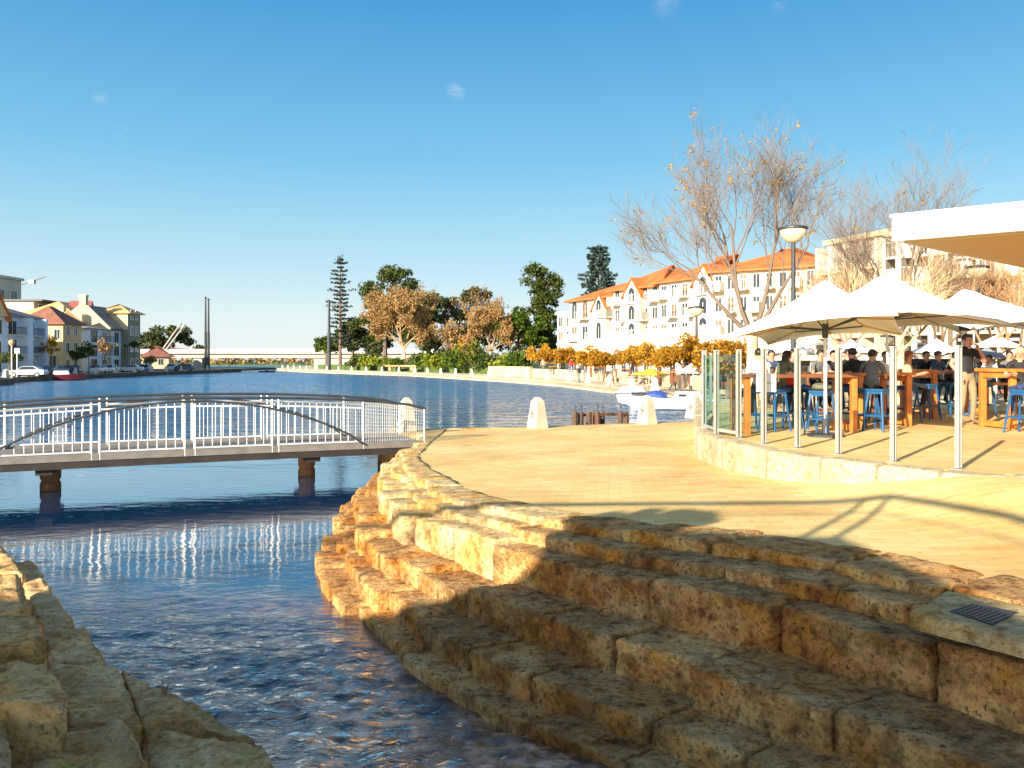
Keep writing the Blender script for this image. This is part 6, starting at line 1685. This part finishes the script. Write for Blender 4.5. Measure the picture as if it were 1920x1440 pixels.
person('person in dark blue sitting beyond the end on orange table', seat(1756, 776), radians(30), 'sit', 'denim', 'black', 'hair', 1.7)
person('person in white top sitting at the low orange table right of the standing man', seat(1856, 772), radians(-60), 'sit', 'whitecl', 'denim', 'hair', 1.6)
person('fair haired person in dark clothes at the right edge table', seat(1912, 806), radians(-30), 'sit', 'black', 'denim', 'peach', 1.72, fingers=True)
person('person in black top sitting at the terrace back, left of the standing man', seat(1735, 775), radians(0), 'sit', 'black', 'denim', 'hair', 1.7)
def far_person(u, v, z, rz, shirt, legs, label, pose='walk', h=1.72, **kw):
    p = G(u, v, z); person(label, tuple(p), rz, pose, shirt, legs, 'hair', h, sleeves='long', fingers=True, sub=1, **kw)
def fp(u, d, z, rz, shirt, legs, label, pose='walk', h=1.72):
    p = P(u, HOR, d); person(label, (p.x, p.y, z), rz, pose, shirt, legs, 'hair', h, sleeves='long', sub=1)
fp(1262, 60, -.68, radians(70), 'black', 'denim', 'person in black walking along the quay right of the boats')
fp(1086, 78, -.68, radians(-60), 'black', 'greycl', 'person in black walking on the quay left of the bimini boat')
fp(1097, 80, -.68, radians(-60), 'greycl', 'khaki', 'person in grey walking beside the one in black on the quay')
fp(1071, 93, .05, radians(20), 'red', 'denim', 'person in a red top standing before the golden trees')
fp(1148, 66, -.68, radians(90), 'olive', 'khaki', 'person in olive walking on the quay just left of the boat canopy')
fp(1128, 86, .05, radians(10), 'black', 'denim', 'person in dark clothes on the raised forecourt above the quay', 'stand')
fp(1186, 68, .05, radians(160), 'black', 'denim', 'dark clothed person standing beneath the bushy golden tree', 'stand')
fp(1018, 100, .05, radians(0), 'peach', 'greycl', 'person in a peach top standing at the left end of the golden row', 'stand')
# kayaker
t = thing('kayak', 'small dark kayak far out on the water below the bridge', 'kayak', tuple(G(500, 698, WZ)))
c = G(500, 698, WZ); mb = MB(); hull(mb, c, 3.6, .7, .3, .3); mb.build('hull', M['car_navy'], t)
person('tiny dark figure sitting in the kayak far out on the water', (c.x, c.y, WZ-.62), .2, 'sit', 'black', 'black', 'hair', 1.7, sub=1)
# cafe furniture on the forecourt, seen as small shapes below the golden trees
k = 0
for u, d, l in ((1040, 100, 'cafe table under the left golden trees'), (1120, 84, 'cafe table beside the narrow orange tree'), (1168, 72, 'cafe table before the bushy golden tree'), (1250, 56, 'cafe table under the yellow umbrella'), (1276, 52, 'cafe table nearest the glass screen on the forecourt')):
    p = P(u, HOR, d); z = .05
    t = thing('cafe_table', 'small '+l, 'table', (p.x, p.y, z), 0, 'small tables on the forecourt')
    mb = MB(); mb.box((p.x, p.y, z+.74), (1.6, .8, .05)); mb.build('tabletop', M['timber'], t)
    for s in (-.6, .6): mb = MB(); mb.box((p.x+s, p.y, z+.355), (.1, .6, .71)); mb.build('leg', M['timber_dark'], t)

for u, v, rz, sh, l in ((1530, 786, 15, 'greycl', 'person in grey sitting beyond the umbrella pole at the dark table'), (1560, 784, -10, 'black', 'person in black sitting beyond the dark table, right of the umbrella pole'), (1780, 772, 40, 'black', 'person in black sitting far behind the standing man on his left'), (1890, 774, -20, 'greycl', 'person in grey sitting behind the big orange table at the right'), (1442, 786, 0, 'denim', 'person in dark blue sitting across the dark table from the white shirt')):
    person(l, seat(u, v), radians(rz), 'sit', sh, 'black', 'hair', 1.7, lean=.05)
for i, (x, y, z, l) in enumerate(((4.3, 14.2, TZ+1.03, 'pale plate at the left end of the dark table'), (5.0, 14.3, TZ+1.03, 'pale plate at the middle of the dark table'), (6.9, 15.5, TZ+1.04, 'pale plate on the orange table before the woman in peach'), (9.9, 15.1, TZ+1.12, 'pale plate on the big orange table at the right'))):
    mb = MB(); mb.lathe((x, y, z), [(.07, 0), (.12, .018), (.13, .022), (.06, .012)], 14); tag(mb.build('plate', M['white']), l, 'plate')
t = thing('jacket', 'dark jacket draped over the nearest blue stool by the umbrella pole', 'jacket', tuple(GT(1540, 816)+V((0, 0, .76))))
p = GT(1540, 816); mb = MB(); mb.blob((p.x, p.y, TZ+.82), (.17, .19, .07), 10, 6, .12); mb.build('cloth', M['olive'], t, smooth=True)
# ------------------------------------------------------------ sun, sky, camera
def world():
    w = bpy.data.worlds.new('World'); bpy.context.scene.world = w; w.use_nodes = True
    nt = w.node_tree; L = nt.links.new; bg = nt.nodes['Background']
    sk = nt.nodes.new('ShaderNodeTexSky'); sk.sky_type = 'NISHITA'; sk.sun_disc = False
    sk.sun_elevation = SUNEL; sk.sun_rotation = atan2(-SUNH.x, -SUNH.y); sk.altitude = 0
    sk.air_density = 1.0; sk.dust_density = .6; sk.ozone_density = 2.0
    # clear winter sky: Nishita blended with the measured blue-to-white gradient by elevation
    tc = nt.nodes.new('ShaderNodeTexCoord'); sz = N(nt, 'ShaderNodeSeparateXYZ'); L(tc.outputs['Generated'], sz.inputs[0])
    K = 1/(2**EXPO*SKY_STR)
    rp = ramp(nt, [(0, (.83, .90, .91)), (.05, (.74, .87, .90)), (.117, (.48, .75, .88)), (.24, (.19, .55, .82)), (.41, (.052, .33, .69)), (.7, (.10, .27, .48)), (1, (.17, .26, .38))], sz.outputs['Z'])
    sc_ = nt.nodes.new('ShaderNodeVectorMath'); sc_.operation = 'SCALE'; sc_.inputs['Scale'].default_value = K; L(rp.outputs['Color'], sc_.inputs[0])
    az = N(nt, 'ShaderNodeMapRange', interpolation_type='SMOOTHSTEP'); az.inputs[1].default_value = -.6; az.inputs[2].default_value = .35; az.inputs[3].default_value = .25; az.inputs[4].default_value = .92; L(sz.outputs['Y'], az.inputs[0])
    class hs: outputs = [mixc(nt, az.outputs[0], sk.outputs[0], sc_.outputs[0])]
    # faint wisps of cloud high up
    nz = N(nt, 'ShaderNodeTexNoise', Scale=26, Detail=6, Roughness=.62)
    mp = N(nt, 'ShaderNodeMapping'); mp.inputs['Scale'].default_value = (.5, .5, 1.6); L(tc.outputs['Generated'], mp.inputs[0]); L(mp.outputs[0], nz.inputs['Vector'])
    nr = ramp(nt, [(.46, (0, 0, 0)), (.7, (1, 1, 1))], nz.outputs['Fac'])
    tot = None
    for u, v, rad, amp in ((235, 246, 26, .5), (856, 168, 24, .7), (188, 184, 18, .3), (1250, 4, 34, .5), (1460, 12, 18, .4), (285, 235, 16, .3)):
        d = V(((u-960)/FPX, 1, -(v-HOR)/FPX)).normalized()
        dt = nt.nodes.new('ShaderNodeVectorMath'); dt.operation = 'DISTANCE'; dt.inputs[1].default_value = d; L(tc.outputs['Generated'], dt.inputs[0])
        mr = N(nt, 'ShaderNodeMapRange', interpolation_type='SMOOTHSTEP'); mr.inputs[1].default_value = rad/FPX*1.0; mr.inputs[2].default_value = 0; mr.inputs[4].default_value = amp
        L(dt.outputs['Value'], mr.inputs[0])
        if tot is None: tot = mr.outputs[0]
        else:
            a = N(nt, 'ShaderNodeMath', operation='ADD'); L(tot, a.inputs[0]); L(mr.outputs[0], a.inputs[1]); tot = a.outputs[0]
    f = N(nt, 'ShaderNodeMath', operation='MULTIPLY'); L(tot, f.inputs[0]); L(nr.outputs['Color'], f.inputs[1])
    c = mixc(nt, f.outputs[0], hs.outputs[0], (.8*K, .88*K, .93*K))
    L(c, bg.inputs['Color']); bg.inputs['Strength'].default_value = SKY_STR
SKY_STR = .10; EXPO = 1.42
world()
sl = bpy.data.lights.new('sun', 'SUN'); sl.energy = 4.8; sl.angle = radians(.4); sl.color = (1.0, .87, .68)
so = bpy.data.objects.new('sun', sl); C.objects.link(so)
so.rotation_euler = V((SUNH.x, SUNH.y, -tan(SUNEL))).to_track_quat('-Z', 'Y').to_euler()
cam = bpy.data.cameras.new('camera'); co = bpy.data.objects.new('camera', cam); C.objects.link(co)
co.location = (0, 0, CAMZ); co.rotation_euler = (pi/2, 0, 0)
cam.sensor_width = 36; cam.lens = 36*FPX/1920; cam.shift_y = (HOR-720)/1920; cam.clip_end = 5000; cam.clip_start = .05
sc = bpy.context.scene; sc.camera = co
sc.view_settings.view_transform = 'Standard'; sc.view_settings.look = 'None'; sc.view_settings.exposure = EXPO; sc.view_settings.gamma = 1
sc.cycles.max_bounces = 6; sc.cycles.use_denoising = True
